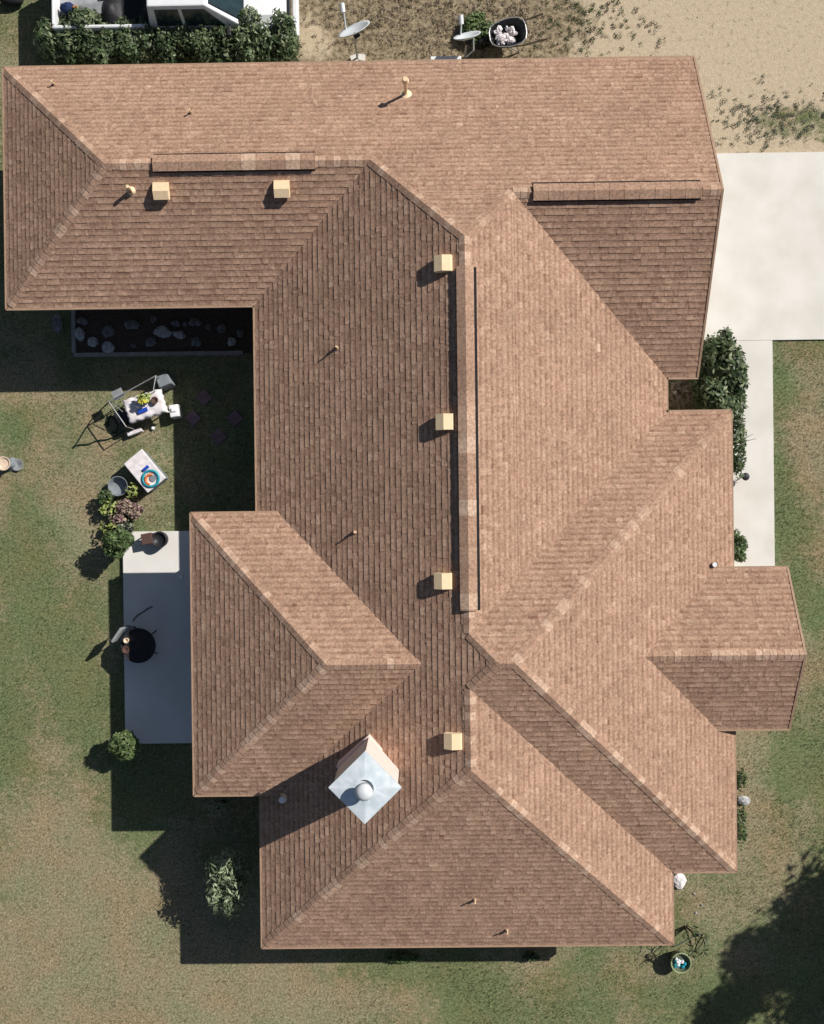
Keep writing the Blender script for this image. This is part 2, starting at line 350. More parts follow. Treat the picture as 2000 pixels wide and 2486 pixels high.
def shingle_face(poly, up):
    up = Vector((up[0], up[1], 0)); Vv = (up+Vector((0,0,P))).normalized(); Uu = up.cross(Vector((0,0,1))); n = Uu.cross(Vv).normalized()
    if n.z < 0: n = -n
    zmin = min(p.z for p in poly); O = next(p for p in poly if abs(p.z-zmin) < 1e-6)
    uv = [((p-O).dot(Uu), (p-O).dot(Vv)) for p in poly]
    mb.mi = 0; mb.tone = .2; mb.poly([p-n*.006 for p in poly])
    vmax = max(q[1] for q in uv)
    marks = sorted(set([round(k*EXP, 5) for k in range(int(vmax/EXP)+2) if k*EXP < vmax]+[round(q[1], 5) for q in uv if q[1] > -1e-6]))
    def span(v):
        us = []
        for a, b in zip(uv, uv[1:]+uv[:1]):
            if (a[1]-v)*(b[1]-v) <= 0 and abs(a[1]-b[1]) > 1e-9:
                us.append(a[0]+(b[0]-a[0])*(v-a[1])/(b[1]-a[1]))
        return (min(us), max(us)) if us else None
    rowt = {}
    for va, vb in zip(marks[:-1], marks[1:]):
        if vb-va < 1e-3: continue
        s0, s1 = span(va+1e-5), span(vb-1e-5)
        if not s0 or not s1: continue
        row = int((va+1e-4)/EXP)
        if row not in rowt:
            u = -40; L = []
            while u < 40:
                wd = random.choice((.06,.09,.11,.14,.18)); thick = random.random() < .5
                tn = min(1, max(.1, random.gauss(.67, .055)+(.04 if thick else -.05)))
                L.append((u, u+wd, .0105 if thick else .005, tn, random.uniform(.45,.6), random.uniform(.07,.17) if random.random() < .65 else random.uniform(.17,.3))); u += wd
            rowt[row] = L
        fa, fb = 1-(va-row*EXP)/EXP, 1-(vb-row*EXP)/EXP
        for ua, ub, t, tn, sf, bd in rowt[row]:
            a0, b0 = max(ua, s0[0]), min(ub, s0[1]); a1, b1 = max(ua, s1[0]), min(ub, s1[1])
            if b0 <= a0 and b1 <= a1: continue
            if b0 <= a0: a0 = b0 = min(max((a0+b0)/2, s0[0]), s0[1])
            if b1 <= a1: a1 = b1 = min(max((a1+b1)/2, s1[0]), s1[1])
            pt = lambda u_, v_, h_: O+Uu*u_+Vv*v_+n*h_
            ha, hb = .0015+t*fa, .0015+t*fb
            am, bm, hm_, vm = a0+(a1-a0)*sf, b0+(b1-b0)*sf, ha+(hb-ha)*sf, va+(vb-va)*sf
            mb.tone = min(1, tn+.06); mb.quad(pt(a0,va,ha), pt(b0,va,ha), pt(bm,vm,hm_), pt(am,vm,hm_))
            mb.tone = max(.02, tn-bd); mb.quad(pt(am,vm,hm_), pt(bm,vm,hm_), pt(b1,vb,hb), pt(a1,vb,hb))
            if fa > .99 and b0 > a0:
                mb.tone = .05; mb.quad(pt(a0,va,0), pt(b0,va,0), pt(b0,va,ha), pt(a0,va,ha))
for poly, up in FACES: shingle_face(poly, up)
mb.v = [tuple(Vector(p)+H0) for p in mb.v]
roof = mb.build('roof', M['shingle'], house)

def slope(poly, up):
    zmin = min(p.z for p in poly); O = next(p for p in poly if abs(p.z-zmin) < 1e-6)
    return lambda x, y: O.z+P*((x-O.x)*up[0]+(y-O.y)*up[1])
S = [slope(*f) for f in FACES]
NRM = [Vector((-P*f[1][0], -P*f[1][1], 1)).normalized() for f in FACES]
# hip and ridge caps
def cap_line(name, A, B, fa, fb, wd=.115, expo=.15, lift=.014, vent=False, label=None, end0=True, end1=True):
    """A low end, B high end; fa, fb are the two slopes' indexes"""
    d = (B-A); Ln = d.length; d = d/Ln; mbc = MB(); side = []
    for k in (fa, fb):
        s = NRM[k].cross(d).normalized()
        other = NRM[fb if k == fa else fa]
        if (NRM[k]-other).dot(s) < 0: s = -s
        side.append(s)
    upn = (NRM[fa]+NRM[fb]).normalized(); u = wd*.9 if (A.z < ZE+.5 and not vent) else 0
    L0 = H0
    while u < Ln-1e-3:
        u2 = min(u+expo, Ln); l0, l1 = lift+(.004 if vent else .006), lift
        mbc.tone = min(1, max(.2, (random.gauss(.70, .05)+(.22 if random.random() < .1 else 0)) if vent else random.choice((.64, .72, .92))+random.uniform(-.05,.05)))  # lighter hip caps put the sunlit bits of the caps into the tone
        a0, a1 = A+d*u+upn*l0, A+d*u2+upn*l1
        for s, nn, fw in zip(side, (NRM[fa], NRM[fb]), (.095, .035) if fa == 0 else (.035, .095)):
            ed_ = 1.2 if vent else .8; drop = (A+d*u+s*wd+nn*(l0*ed_)) ; drop1 = (A+d*u2+s*wd+nn*(l1*ed_))
            mbc.quad(a0+L0, drop+L0, drop1+L0, a1+L0)
            t = mbc.tone
            if vent:
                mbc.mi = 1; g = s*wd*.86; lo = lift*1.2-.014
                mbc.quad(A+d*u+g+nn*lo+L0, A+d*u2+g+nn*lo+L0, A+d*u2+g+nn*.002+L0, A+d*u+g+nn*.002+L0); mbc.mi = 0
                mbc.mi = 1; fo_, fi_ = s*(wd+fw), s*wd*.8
                mbc.quad(A+d*u+fi_+nn*.016+L0, A+d*u2+fi_+nn*.016+L0, A+d*u2+fo_+nn*.016+L0, A+d*u+fo_+nn*.016+L0); mbc.mi = 0  # flat black strip on the slope paints the shade line beside the vent
                mbc.tone = .3; th = nn*.014
                mbc.quad(drop+L0, drop1+L0, drop1-th+L0, drop-th+L0); mbc.quad(a0-upn*.014+L0, drop-th+L0, drop1-th+L0, a1-upn*.014+L0)
            else:
                mbc.tone = .5; base = A+d*u+s*wd+nn*.004
                mbc.quad(drop+L0, drop1+L0, A+d*u2+s*wd+nn*.004+L0, base+L0)
                mbc.quad(a0+L0, drop+L0, base+L0, A+d*u+upn*.004+L0)
            mbc.tone = t
        u = u2
    if vent:
        for e, on in ((0, end0), (Ln, end1)):
            mbc.mi = 0; mbc.tone = .25
            mbc.add([A+d*e+upn*(lift+.01)+L0]+[A+d*e+s*wd*.9+nn*lift*.8+L0 for s, nn in zip(side, (NRM[fa], NRM[fb]))]+[A+d*e+s*wd*.9+L0 for s in side], [(1,0,2,4,3)])
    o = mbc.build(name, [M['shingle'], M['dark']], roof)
    if label: o['label'] = label
    return o
HIPS = [(NW,rNW,0,1),(NWs,rNW,1,2),(rNW,rNWe,0,2),(rNWe,apN,0,3),(gW,apN,0,4),(gW,gabR,0,5),(apN,rv1,3,4),(rv1,Fp,3,6),(Fp,Ff,6,8),(F_,Ff,6,7),(FS,Ff,7,8),
        (rv2,Fp,3,8),(rv2,apS,3,9),(SW,apS,3,10),(SE,apS,9,10),(wNW,wR,11,12),(wSW,wR,11,13),(wR,wRe,12,13),(pRw,pR,14,15)]
for A, B, fa, fb in HIPS: cap_line('ridge_cap', A, B, fa, fb)
def on_seg(A, B, px=None, py=None):
    best = min(range(1001), key=lambda k: (lambda q: abs(q.x-px) if px is not None else abs(q.y-py))(A.lerp(B, k/1000)))
    return A.lerp(B, best/1000)
vx = lambda px, A: G(px, 420, A.z).x
vy = lambda py, A: G(1135, py, A.z).y
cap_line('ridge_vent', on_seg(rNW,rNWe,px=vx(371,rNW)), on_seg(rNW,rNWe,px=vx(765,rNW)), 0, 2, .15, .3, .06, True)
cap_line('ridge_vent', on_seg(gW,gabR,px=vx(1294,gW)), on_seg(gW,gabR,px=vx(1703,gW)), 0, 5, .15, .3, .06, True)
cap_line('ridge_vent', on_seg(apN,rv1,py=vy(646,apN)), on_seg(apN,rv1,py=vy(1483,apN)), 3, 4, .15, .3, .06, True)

# drip edges / fascia
EAVES = [(NE,NW),(NW,NWs),(NWs,IN),(IN,SW),(SW,SE),(SE,vS),(vS,FS),(FS,F_),(F_,E_),(E_,gv),(gv,gSE)]
fm = MB()
def fascia(A, B, z0=-.17):
    d = (B-A).normalized(); o = Vector((d.y, -d.x, 0))
    c = (A+B)/2+H0; L = (B-A).length
    fm.mi = 0; fm.box((c.x+o.x*.014, c.y+o.y*.014, c.z+.002), (L+.03, .045, .016), math.atan2(d.y, d.x))
    fm.mi = 1; fm.box((c.x-o.x*.012, c.y-o.y*.012, c.z+z0/2-.022), (L, .024, -z0), math.atan2(d.y, d.x))
for A, B in EAVES: fascia(A, B)
for A, B in ((wNE,wNW),(wNW,wSW),(wSW,wSE)): fascia(A, B)
for A, B in ((pSW,pSE),(pNE,pNW)): fascia(A, B)
def rake(A, B, xo):
    c = (A+B)/2+H0; d = B-A
    rot = Matrix((Vector((0,1,0)), d.normalized(), Vector((1,0,0)))).transposed()
    q = d.to_track_quat('X', 'Z').to_matrix()
    fm.mi = 0; fm.box((c.x, c.y, c.z+.012), (d.length, .045, .012), rot=q)
    fm.mi = 1; fm.box((c.x-.013, c.y, c.z-.09), (d.length, .024, .17), rot=q)
rake(NE, gabR, xg); rake(gSE, gabR, xg); rake(pNE, pR, xp); rake(pSE, pR, xp)
fm.build('fascia', [M['drip'], M['trim']], house)
# soffits and walls
def inset(poly, d):
    n = len(poly); out = []
    ar = sum(poly[i][0]*poly[(i+1) % n][1]-poly[(i+1) % n][0]*poly[i][1] for i in range(n))
    sgn = 1 if ar > 0 else -1
    for i in range(n):
        p0, p, p2 = Vector(poly[i-1]), Vector(poly[i]), Vector(poly[(i+1) % n])
        a = (p-p0).normalized(); b = (p2-p).normalized()
        na = Vector((-a.y, a.x))*sgn; nb = Vector((-b.y, b.x))*sgn
        out.append(p+(na+nb)*d if abs(a.dot(b)) < .5 else p+na*d)
    return out
main = [(x0,yN),(x0,yNW),(x1,yNW),(x1,yS),(x2,yS),(x2,yfS),(x3,yfS),(x3,yf),(x2,yf),(x2,ygS),(xg,ygS),(xg,yN)]
wm = MB(); T2 = lambda L: [(p[0]-1, p[1]+.5) for p in L]
wall_poly = inset(main, .5)
wm.prism(T2(wall_poly), -.02, ZE-.18)
wm.prism(T2([(xw+.5, ywN-.5), (xw+.5, ywS+.5), (x1+2, ywS+.5), (x1+2, ywN-.5)]), -.02, ZW-.2)
xgw = xg-.5
for (yy0, yy1, zb, hh, xx) in ((ygS+.3, yN-.3, ZE-.19, hg, xgw), (ypS+.12, ypN-.12, ZP-.12, hp, xp-.3)):
    ym = (yy0+yy1)/2; zt = zb+P*(yy1-ym)-.02
    wm.add([(xx-1,yy0+.5,zb),(xx-1,yy1+.5,zb),(xx-1,ym+.5,zt),(xx-1.2,yy0+.5,zb),(xx-1.2,yy1+.5,zb),(xx-1.2,ym+.5,zt)], [(0,1,2),(5,4,3),(0,3,4,1),(1,4,5,2),(2,5,3,0)])
wm.build('wall', M['stucco'], house)
sm = MB(); sm.prism(T2(inset(main, .03)), ZE-.185, ZE-.165)
sm.prism(T2([(xw+.03,ywN-.03),(xw+.03,ywS+.03),(x1+.6,ywS+.03),(x1+.6,ywN-.03)]), ZW-.192, ZW-.168)
sm.prism(T2([(x3-.6,ypN-.03),(x3-.6,ypS+.03),(xp-.03,ypS+.03),(xp-.03,ypN-.03)]), ZP-.194, ZP-.17)
sm.build('soffit', M['soffit'], house)
for yy_ in (ypN-.3, ypS+.3):
    c = MB().box((xp-.35-1, yy_+.5, 1.2), (.24,.24,2.4)).box((xp-.35-1, yy_+.5, .12), (.32,.32,.24)).build('porch_column', M['stucco'], house)
def opening(name, cx, cy, cz, wd, ht, ax, pm=None, fr=.07):
    """frame standing 3 cm proud of the wall; ax: outward normal 'x+','x-','y+','y-'"""
    o = {'x+': (1,0), 'x-': (-1,0), 'y+': (0,1), 'y-': (0,-1)}[ax]; rz = math.atan2(o[1], o[0])-math.pi/2
    T = Matrix.Translation((cx-1, cy+.5, cz)) @ Matrix.Rotation(rz+math.pi, 4, 'Z')
    f = MB()
    for sx_ in (-1, 1): f.box((sx_*(wd/2), 0, 0), (fr, .06, ht+fr), M=T)
    for sz in (-1, 1): f.box((0, 0, sz*ht/2), (wd-fr-.002, .062, fr), M=T)
    if name == 'window': f.box((0, 0, 0), (.045, .04, ht-fr-.002), M=T)
    fo = f.build(name+'_frame' if name != 'window' else 'window', M['trim'], house)
    MB().box((0, -.0, 0), (wd-fr, .024, ht-fr), M=T).build('pane' if name == 'window' else 'panel', pm or M['glass'], fo)
    return fo
Wd = .5
for cy in (-8, 1.8): opening('window', x1+Wd, cy, 1.3, 1.4, 1.1, 'x-')
for cx in (-7.4, -5.2): opening('window', cx, yNW+Wd, 1.3, 1.3, 1.1, 'y-')
for cx in (-1.2, 3): opening('window', cx, yS+Wd, 1.3, 1.5, 1.1, 'y-')
for cx in (-6.5, -3, 1): opening('window', cx, yN-Wd, 1.3, 1.3, 1.0, 'y+')
for cy in (.6, -6.6): opening('window', x3-Wd, cy, 1.3, 1.5, 1.2, 'x+')
opening('window', x2-Wd, -8.9, 1.4, .8, .9, 'x+')
opening('sliding_door', xw+Wd, -3.2, 1.05, 2.4, 2.0, 'x-')
opening('garage_door', xg-Wd, 5.6, 1.03, 4.6, 2.0, 'x+', M['trim'])
opening('front_door', x3-Wd, -3.3, 1.02, .95, 1.98, 'x+', M['terr'])

# chimney
cc = GP(896, 1858, S[3]); cc.z = 0; rzc = R(44.2)
ch = MB(); ch.box((cc.x-1, cc.y+.5, 4.05), (.87,.87,1.9), rzc)
ch.box((cc.x-1, cc.y+.5, 3.32), (.93,.93,.72), rzc)
cho = ch.build('chimney', M['chim'], house)
ZC = 5.03
cp = MB(); cpc = Vector((cc.x-1, cc.y+.5, 0))
T = Matrix.Translation((cpc.x, cpc.y, ZC)) @ Matrix.Rotation(rzc, 4, 'Z')
a = .485; r_ = .17
cp.box((0,0,-.05), (.97,.97,.07), M=T)
ring = [(r_*math.cos(math.pi/4+math.pi/2*k), r_*math.sin(math.pi/4+math.pi/2*k), .055) for k in range(4)]
n_ = 16; outer = []
for k in range(n_):
    t = 2*math.pi*k/n_+math.pi/4; m_ = max(abs(math.cos(t)), abs(math.sin(t))); outer.append((a*math.cos(t)/m_, a*math.sin(t)/m_, -.012))
inner = [(r_*math.cos(2*math.pi*k/n_+math.pi/4), r_*math.sin(2*math.pi*k/n_+math.pi/4), .045) for k in range(n_)]
cp.add(outer+inner, [(k, (k+1) % n_, n_+(k+1) % n_, n_+k) for k in range(n_)], T)
cp.build('chimney_cap', M['galv'], cho)
fl = MB(); fl.cyl((0,0,.03), (0,0,.26), .115, n=20, M=T)
fl.build('flue', M['flue'], cho, smooth=False)
fc = MB(); fc.mi = 0
fc.lathe([(.001,.36),(.06,.355),(.11,.335),(.15,.30),(.165,.27),(.16,.26),(.001,.262)], 24, T)
fc.build('flue_cap', M['dish'], cho, smooth=True)

# roof vents: square hoods on the slopes
def roof_frame(p, k):
    up = Vector((FACES[k][1][0], FACES[k][1][1], 0)); Vv = (up+Vector((0,0,P))).normalized(); n = NRM[k]; U = Vv.cross(n)
    m3 = Matrix((U, Vv, n)).transposed(); return Matrix.Translation(p+H0) @ m3.to_4x4()
def box_vent(px, py, k):
    p = GP(px, py, S[k]); T = roof_frame(p, k)
    m_ = MB()
    m_.add([(-.16,-.17,.05),(.16,-.17,.05),(.16,.16,.0),(-.16,.16,.0),(-.155,-.165,.15),(.155,-.165,.15),(.155,.01,.165),(-.155,.01,.165),(.155,.155,.075),(-.155,.155,.075)],
           [(4,5,6,7),(7,6,8,9),(0,1,5,4),(1,2,8,6,5),(0,4,7,9,3),(2,3,9,8),(0,3,2,1)], T)
    o = m_.build('roof_vent', M['vent'], roof)
    MB().box((0,0,.012), (.46,.48,.006), M=T).build('flange', M['drip'], o) if 0 else None
    return o
for px, py, k in ((393,462,2),(685,457,2),(1080,642,3),(1084,1025,3),(1080,1410,3),(1104,1797,3)): box_vent(px, py, k)
def pipe_vent(px, py, k, hh=.22, r=.028, mt='vent', cone=.07):
    p = GP(px, py, S[k]); q = p+H0
    m_ = MB(); m_.cyl(q-Vector((0,0,.05)), q+Vector((0,0,hh)), r, n=10); 
    o = m_.build('vent_pipe', M[mt], roof)
    T = roof_frame(p, k); f_ = MB(); f_.lathe([(cone,.012),(cone*.75,.03),(r*1.05,.09)], 12, T); f_.build('pipe_boot', M['vent' if cone > .08 else 'drip'], o)
    return o
for px, py, k in ((133,206,0),(465,275,0),(818,845,3),(862,1292,3),(1152,2183,10),(1230,2257,10)): pipe_vent(px, py, k, .19, .018, 'vent', .05)
pipe_vent(319, 463, 2, .26, .035, 'vent', .09)
pv = pipe_vent(985, 229, 0, .62, .035, 'vent', .13)
q = GP(985, 229, S[0])+H0
MB().cyl(q+Vector((0,0,.6)), q+Vector((0,0,.7)), .075, .05, 14).build('pipe_cap', M['vent'], pv)
pipe_vent(687, 1937, 3, .16, .07, 'white', .11); pipe_vent(1731, 1370, 7, .12, .05, 'white', .07)
# short gutter and downspout by the porch
gp = G(1757, 1781, ZE-.05)+H0
g_ = MB(); g_.box((gp.x, gp.y, ZE-.05), (.42,.07,.07)).box((gp.x+.15, gp.y, 1.1), (.06,.06,2.2)); g_.build('downspout', M['blackm'], house)

# ------------------------------------------------------------------ patio
pa = G(297, 1291, .13); pb = G(297, 1806, .13)
m_ = MB(); m_.box(((pa.x+x1+.9)/2, (pa.y+pb.y)/2, .03), (x1+.9-pa.x, pa.y-pb.y, .2)); m_.build('patio', M['patio'], bevel=.01); tag(bpy.data.objects['patio'], kind='structure')
ZPAT = .13
# ------------------------------------------------------------------ foliage
def leaves(name, blobs, n, size, mt, parent=None, loc=(0,0,0), upbias=.5, asp=.42, tmu=.5, tsd=.2, shell=.55, flat=0):
    """leaf quads spread through ellipsoid lumps (cx,cy,cz,rx,ry,rz)"""
    B = np.array(blobs, float); wt = B[:,3]*B[:,4]*B[:,5]; wt = wt**.67; wt /= wt.sum()
    k = rng.choice(len(B), n, p=wt)
    d = rng.normal(size=(n,3)); d /= np.linalg.norm(d, axis=1)[:,None]
    rr = shell+(1-shell)*rng.random(n)**.6; rr *= 1+.12*rng.normal(size=n)*.6
    c = B[k,:3]+d*B[k,3:]*rr[:,None]; c[:,2] = np.maximum(c[:,2], .03)
    nm = d+rng.normal(size=(n,3))*.55; nm[:,2] += upbias; nm /= np.linalg.norm(nm, axis=1)[:,None]
    a = rng.normal(size=(n,3)); a -= (a*nm).sum(1)[:,None]*nm; a /= np.linalg.norm(a, axis=1)[:,None]; b = np.cross(nm, a)
    s = size*(.6+.8*rng.random(n))[:,None]
    fold = nm*s*.12
    V = np.stack([c-a*s, c+b*s*asp-fold, c+a*s, c-b*s*asp-fold], 1).reshape(-1,3)
    F = np.arange(4*n).reshape(n,4)
    lump = rng.normal(size=len(B))*.08
    tone = np.clip(rng.normal(tmu, tsd, n)+lump[k], 0, 1)
    return fast_mesh(name, V, F, tone, M[mt] if isinstance(mt, str) else mt, parent, loc)
def stems(parent, n, hgt, spread, r=.012, base=.05):
    m_ = MB()
    for i in range(n):
        a = random.uniform(0, 6.28); q = random.uniform(.2, 1)*spread
        p0 = Vector((random.uniform(-base, base), random.uniform(-base, base), 0)); p2 = Vector((math.cos(a)*q, math.sin(a)*q, hgt*random.uniform(.6, .95)))
        pm = p0.lerp(p2, .5)+Vector((0,0,hgt*.12)); m_.cyl(p0, pm, r, r*.7, 5); m_.cyl(pm, p2, r*.7, r*.35, 5)
    return m_.build('branch', M['wood'], parent)
def shrub(name, label, px, py, zc, rx, ry, rz, n, size, mt, trunk=0, group=None, lumps=9, cat='shrub', **kw):
    g = G(px, py, zc); t = thing(name, label, cat, (g.x, g.y, 0), 0, group)
    bl = [(0,0,zc,rx*.72,ry*.72,rz*.75)]
    for i in range(lumps):
        a = 6.283*i/lumps+random.uniform(-.3,.3); e = random.uniform(-.4, 1)
        c = math.sqrt(max(0,1-e*e*.7))
        bl.append((math.cos(a)*rx*.62*c, math.sin(a)*ry*.62*c, max(.12, zc+e*rz*.6), rx*random.uniform(.25,.42), ry*random.uniform(.25,.42), rz*random.uniform(.25,.42)))
    leaves('foliage', bl, n, size, mt, t, **kw)
    if trunk:
        MB().cyl((0,0,0), (0,0,zc), trunk, trunk*.7, 8).build('trunk', M['wood'], t)
    stems(t, 9, zc+rz*.5, max(rx, ry)*.7)
    return t
# long hedge behind the house
ga = G(88, 100, .9); gb = G(724, 100, .9)
hd = thing('hedge', 'long dense dark green hedge between the pickup and the house', 'hedge', ((ga.x+gb.x)/2, ga.y, 0))
Lh = (gb.x-ga.x)/2; bl = []
for i in range(13):
    x = -Lh+.35+(2*Lh-.7)*i/12
    bl.append((x, random.uniform(-.1,.1)-.05, .75, .38, .5, .62))
for i in range(40):
    x = random.uniform(-Lh+.25, Lh-.25); bl.append((x, random.uniform(-.5,.5), random.uniform(.55,1.22), random.uniform(.16,.3), random.uniform(.16,.3), random.uniform(.15,.28)))
leaves('foliage', bl, 32000, .055, 'leafd', hd, tmu=.6, tsd=.26)
m_ = MB()
for i in range(26):
    x = -Lh+.3+(2*Lh-.6)*i/25; m_.cyl((x, random.uniform(-.2,.2), 0), (x+random.uniform(-.2,.2), random.uniform(-.3,.3), .95), .02, .008, 5)
m_.build('branch', M['wood'], hd)
shrub('entry_shrub', 'large glossy green shrub spilling over the walkway by the garage corner', 1746, 925, .75, .68, 1.30, .7, 5600, .07, 'leafd', lumps=20, tmu=.6, tsd=.26)
shrub('entry_shrub', 'narrow loose green shrub along the eave beside the walkway', 1786, 1080, .5, .26, .95, .4, 1100, .055, 'leafd', lumps=12, tmu=.6, tsd=.25)
shrub('small_shrub', 'small round bright green shrub at the porch end of the walkway', 1790, 1330, .4, .24, .48, .34, 1300, .04, 'leafm', lumps=8, tmu=.5)
shrub('patio_shrub', 'small round shrub on a stem at the upper left patio corner', 286, 1318, .75, .42, .40, .38, 1700, .055, 'leafm', .025, tmu=.42)
shrub('patio_shrub', 'small round shrub on a stem at the lower left patio corner', 302, 1810, .75, .38, .40, .38, 1900, .05, 'leafm', .025, tmu=.58)
shrub('shade_shrub', 'leggy green shrub in the shade below the chimney', 556, 2135, 1.2, .60, .95, .6, 1900, .075, 'leafs', .0, lumps=20, tmu=.65, tsd=.25, asp=.28)
shrub('shade_shrub', 'tiny sparse plant under the eave of the rear wing', 530, 1968, .7, .4, .25, .2, 110, .06, 'leafg', .0, lumps=5, tmu=.75, asp=.25)
shrub('wall_shrub', 'low dark green plants against the front wall below the porch', 1798, 2005, .2, .17, .62, .16, 420, .04, 'leafm', lumps=14, tmu=.35)
shrub('wall_shrub', 'little green plant against the front wall by the boulder', 1800, 1892, .15, .16, .3, .14, 180, .04, 'leafm', lumps=7, tmu=.4)
shrub('weed_clump', 'bright green weeds behind the satellite dish beside the wheelbarrow', 1155, 70, .2, .42, .45, .18, 1300, .05, 'leafm', lumps=14, tmu=.55, cat='weeds')
shrub('weed_clump', 'low green weeds along the south wall by the crooked shadow', 980, 2325, .12, .5, .14, .12, 700, .04, 'leafm', lumps=12, tmu=.6, cat='weeds')
shrub('corner_plant', 'spindly tall plant at the southeast roof corner', 1690, 2290, .8, .38, .42, .45, 60, .09, 'leafm', lumps=8, tmu=.2, asp=.2, cat='plant')
shrub('dry_plant', 'tangle of dry stems in the entry nook beside the green shrub', 1652, 955, .35, .3, .36, .25, 800, .10, 'dry', lumps=10, asp=.1, tmu=.6, tsd=.3, upbias=1.2, cat='plant')
shrub('weed_clump', 'small weed tuft just below the south eave', 1290, 2322, .2, .25, .12, .15, 250, .05, 'leafm', lumps=6, tmu=.35, cat='weeds')
# tree beyond the right edge, throwing the big shadow
tx, ty = 17.25, -7.75
tr = thing('shade_tree', 'big leafy tree beyond the right edge casting the corner shadow', 'tree', (tx, ty, 0))
bl = [(0,0,5.6,3.3,3.3,1.4)]
for i in range(60):
    a = random.uniform(0,6.28); q = random.uniform(.9,3.5); bl.append((math.cos(a)*q, math.sin(a)*q, random.uniform(4.4,6.9), random.uniform(.4,.95), random.uniform(.4,.95), random.uniform(.3,.7)))
leaves('crown', bl, 75000, .12, 'leafd', tr, shell=.05)
m_ = MB(); m_.cyl((0,0,0), (.1,0,2.6), .26, .19, 12)
for i in range(9):
    a = 6.28*i/9; m_.cyl((.1,0,2.3), (math.cos(a)*1.4, math.sin(a)*1.4, 4.6), .11, .06, 7); m_.cyl((math.cos(a)*1.4, math.sin(a)*1.4, 4.6), (math.cos(a)*2.7, math.sin(a)*2.7, 5.6), .06, .02, 6)
m_.build('trunk', M['wood'], tr)

# ------------------------------------------------------------------ planting bed with rocks
bz = .06
b0 = G(178, 700, bz); b1 = G(178, 862, bz); b2 = G(610, 862, bz)
bt = yNW+.55
m_ = MB(); m_.box(((b0.x+b2.x)/2, (bt+b1.y)/2, 0), (b2.x-b0.x, bt-b1.y, .08)); m_.build('mulch_bed', M['mulch']); tag(bpy.data.objects['mulch_bed'], 'dark mulch bed under the rear eave', None, None, 'structure')
ed = thing('bed_edging', 'thin concrete edging around the mulch bed', 'edging', (b0.x, b1.y, 0))
MB().box(((b2.x-b0.x)/2-.1, 0, .05), (b2.x-b0.x-.2, .09, .12)).build('edge_strip', M['curb'], ed)
MB().box((0, (bt-b1.y)/2, .05), (.09, bt-b1.y-.1, .12)).build('edge_strip', M['curb'], ed)
RK = [(137,784,15,26,.5,'oblong grey stone on the grass left of the bed edging'),(198,779,16,11,.2,'flat dim rock at the upper left of the bed'),(191,810,14,20,1.,'pale blue grey rock at the left end of the bed'),
      (222,829,15,15,.9,'small pale chunk right of the leftmost pale rock'),(260,804,18,17,.5,'round brownish rock near the left end of the bed'),(260,842,19,16,1.,'broad pale rock at the lower left of the bed'),
      (317,787,22,15,.6,'wide grey rock at the upper middle left of the bed'),(371,774,10,9,.3,'tiny dim rock at the top middle of the bed'),(393,805,25,17,.7,'diamond shaped mauve rock in the middle of the bed'),
      (365,830,18,13,.4,'dim rock below left of the diamond shaped one'),(425,784,14,9,.4,'flat rock above right of the diamond shaped one'),(433,812,17,12,.7,'grey wedge rock right of the diamond shaped one'),
      (471,781,18,13,.6,'grey rock at the upper right of the bed'),(447,786,7,7,.5,'pebble sized rock left of the upper right rock'),(505,793,7,10,.5,'slim small rock in the right half of the bed'),(537,797,15,14,.5,'round rock near the right end of the bed'),
      (561,829,12,14,.9,'bright curved rock at the lower right of the bed'),(582,808,10,12,.5,'small rock at the far right end of the bed'),(475,830,16,13,.25,'dark low rock below the grey wedge rock'),(322,838,8,6,.3,'tiny stone near the lower edge of the bed')]
for px, py, a, b, br, lb in RK:
    g = G(px, py, .13); m_ = MB(); m_.ball((0,0,.06), 1, 9, (a*.86/100, b*.86/100, .08), .22)
    o = m_.build('rock', M['rock' if br > .65 else 'rockd'], loc=(g.x, g.y, .02), rz=random.uniform(-.4,.4)); tag(o, lb, 'rock', 'rocks in the mulch bed')
for px, py, lb in ((495,965,'top'),(468,1015,'left'),(570,1015,'right'),(530,1060,'bottom')):
    g = G(px, py, .03); o = MB().box((0,0,.02), (.30,.30,.05), R(40)).build('stepping_stone', M['slate'], loc=(g.x,g.y,0), bevel=.01)
    tag(o, 'square pinkish stepping stone in the shade, the %s one of the four' % {'top':'uppermost','left':'left hand','right':'right hand','bottom':'lowest'}[lb], 'stepping stone', 'stepping stones by the rear wall')

# ------------------------------------------------------------------ pickup
ys0 = 10.87; xr = G(125, 60, 1.3).x
tk = thing('pickup_truck', 'white crew cab pickup parked behind the hedge with junk in its bed', 'pickup truck', (xr, ys0+.98, 0))
Wt = .98
b = MB()
b.side_prism([(0,.55),(5.33,.50),(5.38,.75),(5.33,1.02),(4.15,1.14),(2.2,1.16),(2.2,.95),(0,.95)], -Wt+.03, Wt-.03)
for s in (-1, 1):
    b.side_prism([(0,.94),(2.2,.94),(2.2,1.32),(0,1.32)], s*Wt if s < 0 else Wt-.09, -Wt+.09 if s < 0 else Wt)
b.build('body', M['white'], tk, bevel=.08)
MB().box((5.36,0,.86), (.08,1.5,.26)).build('grille', M['blackm'], tk)
b = MB(); b.box((.04,0,1.12), (.07, 2*Wt-.2, .38)); b.build('tailgate', M['white'], tk, bevel=.02)
MB().box((1.13,0,.965), (2.1, 2*Wt-.2, .03)).build('bed_liner', M['bed'], tk)
c = MB()
zt = 1.80; cw, ct = Wt-.03, Wt-.2
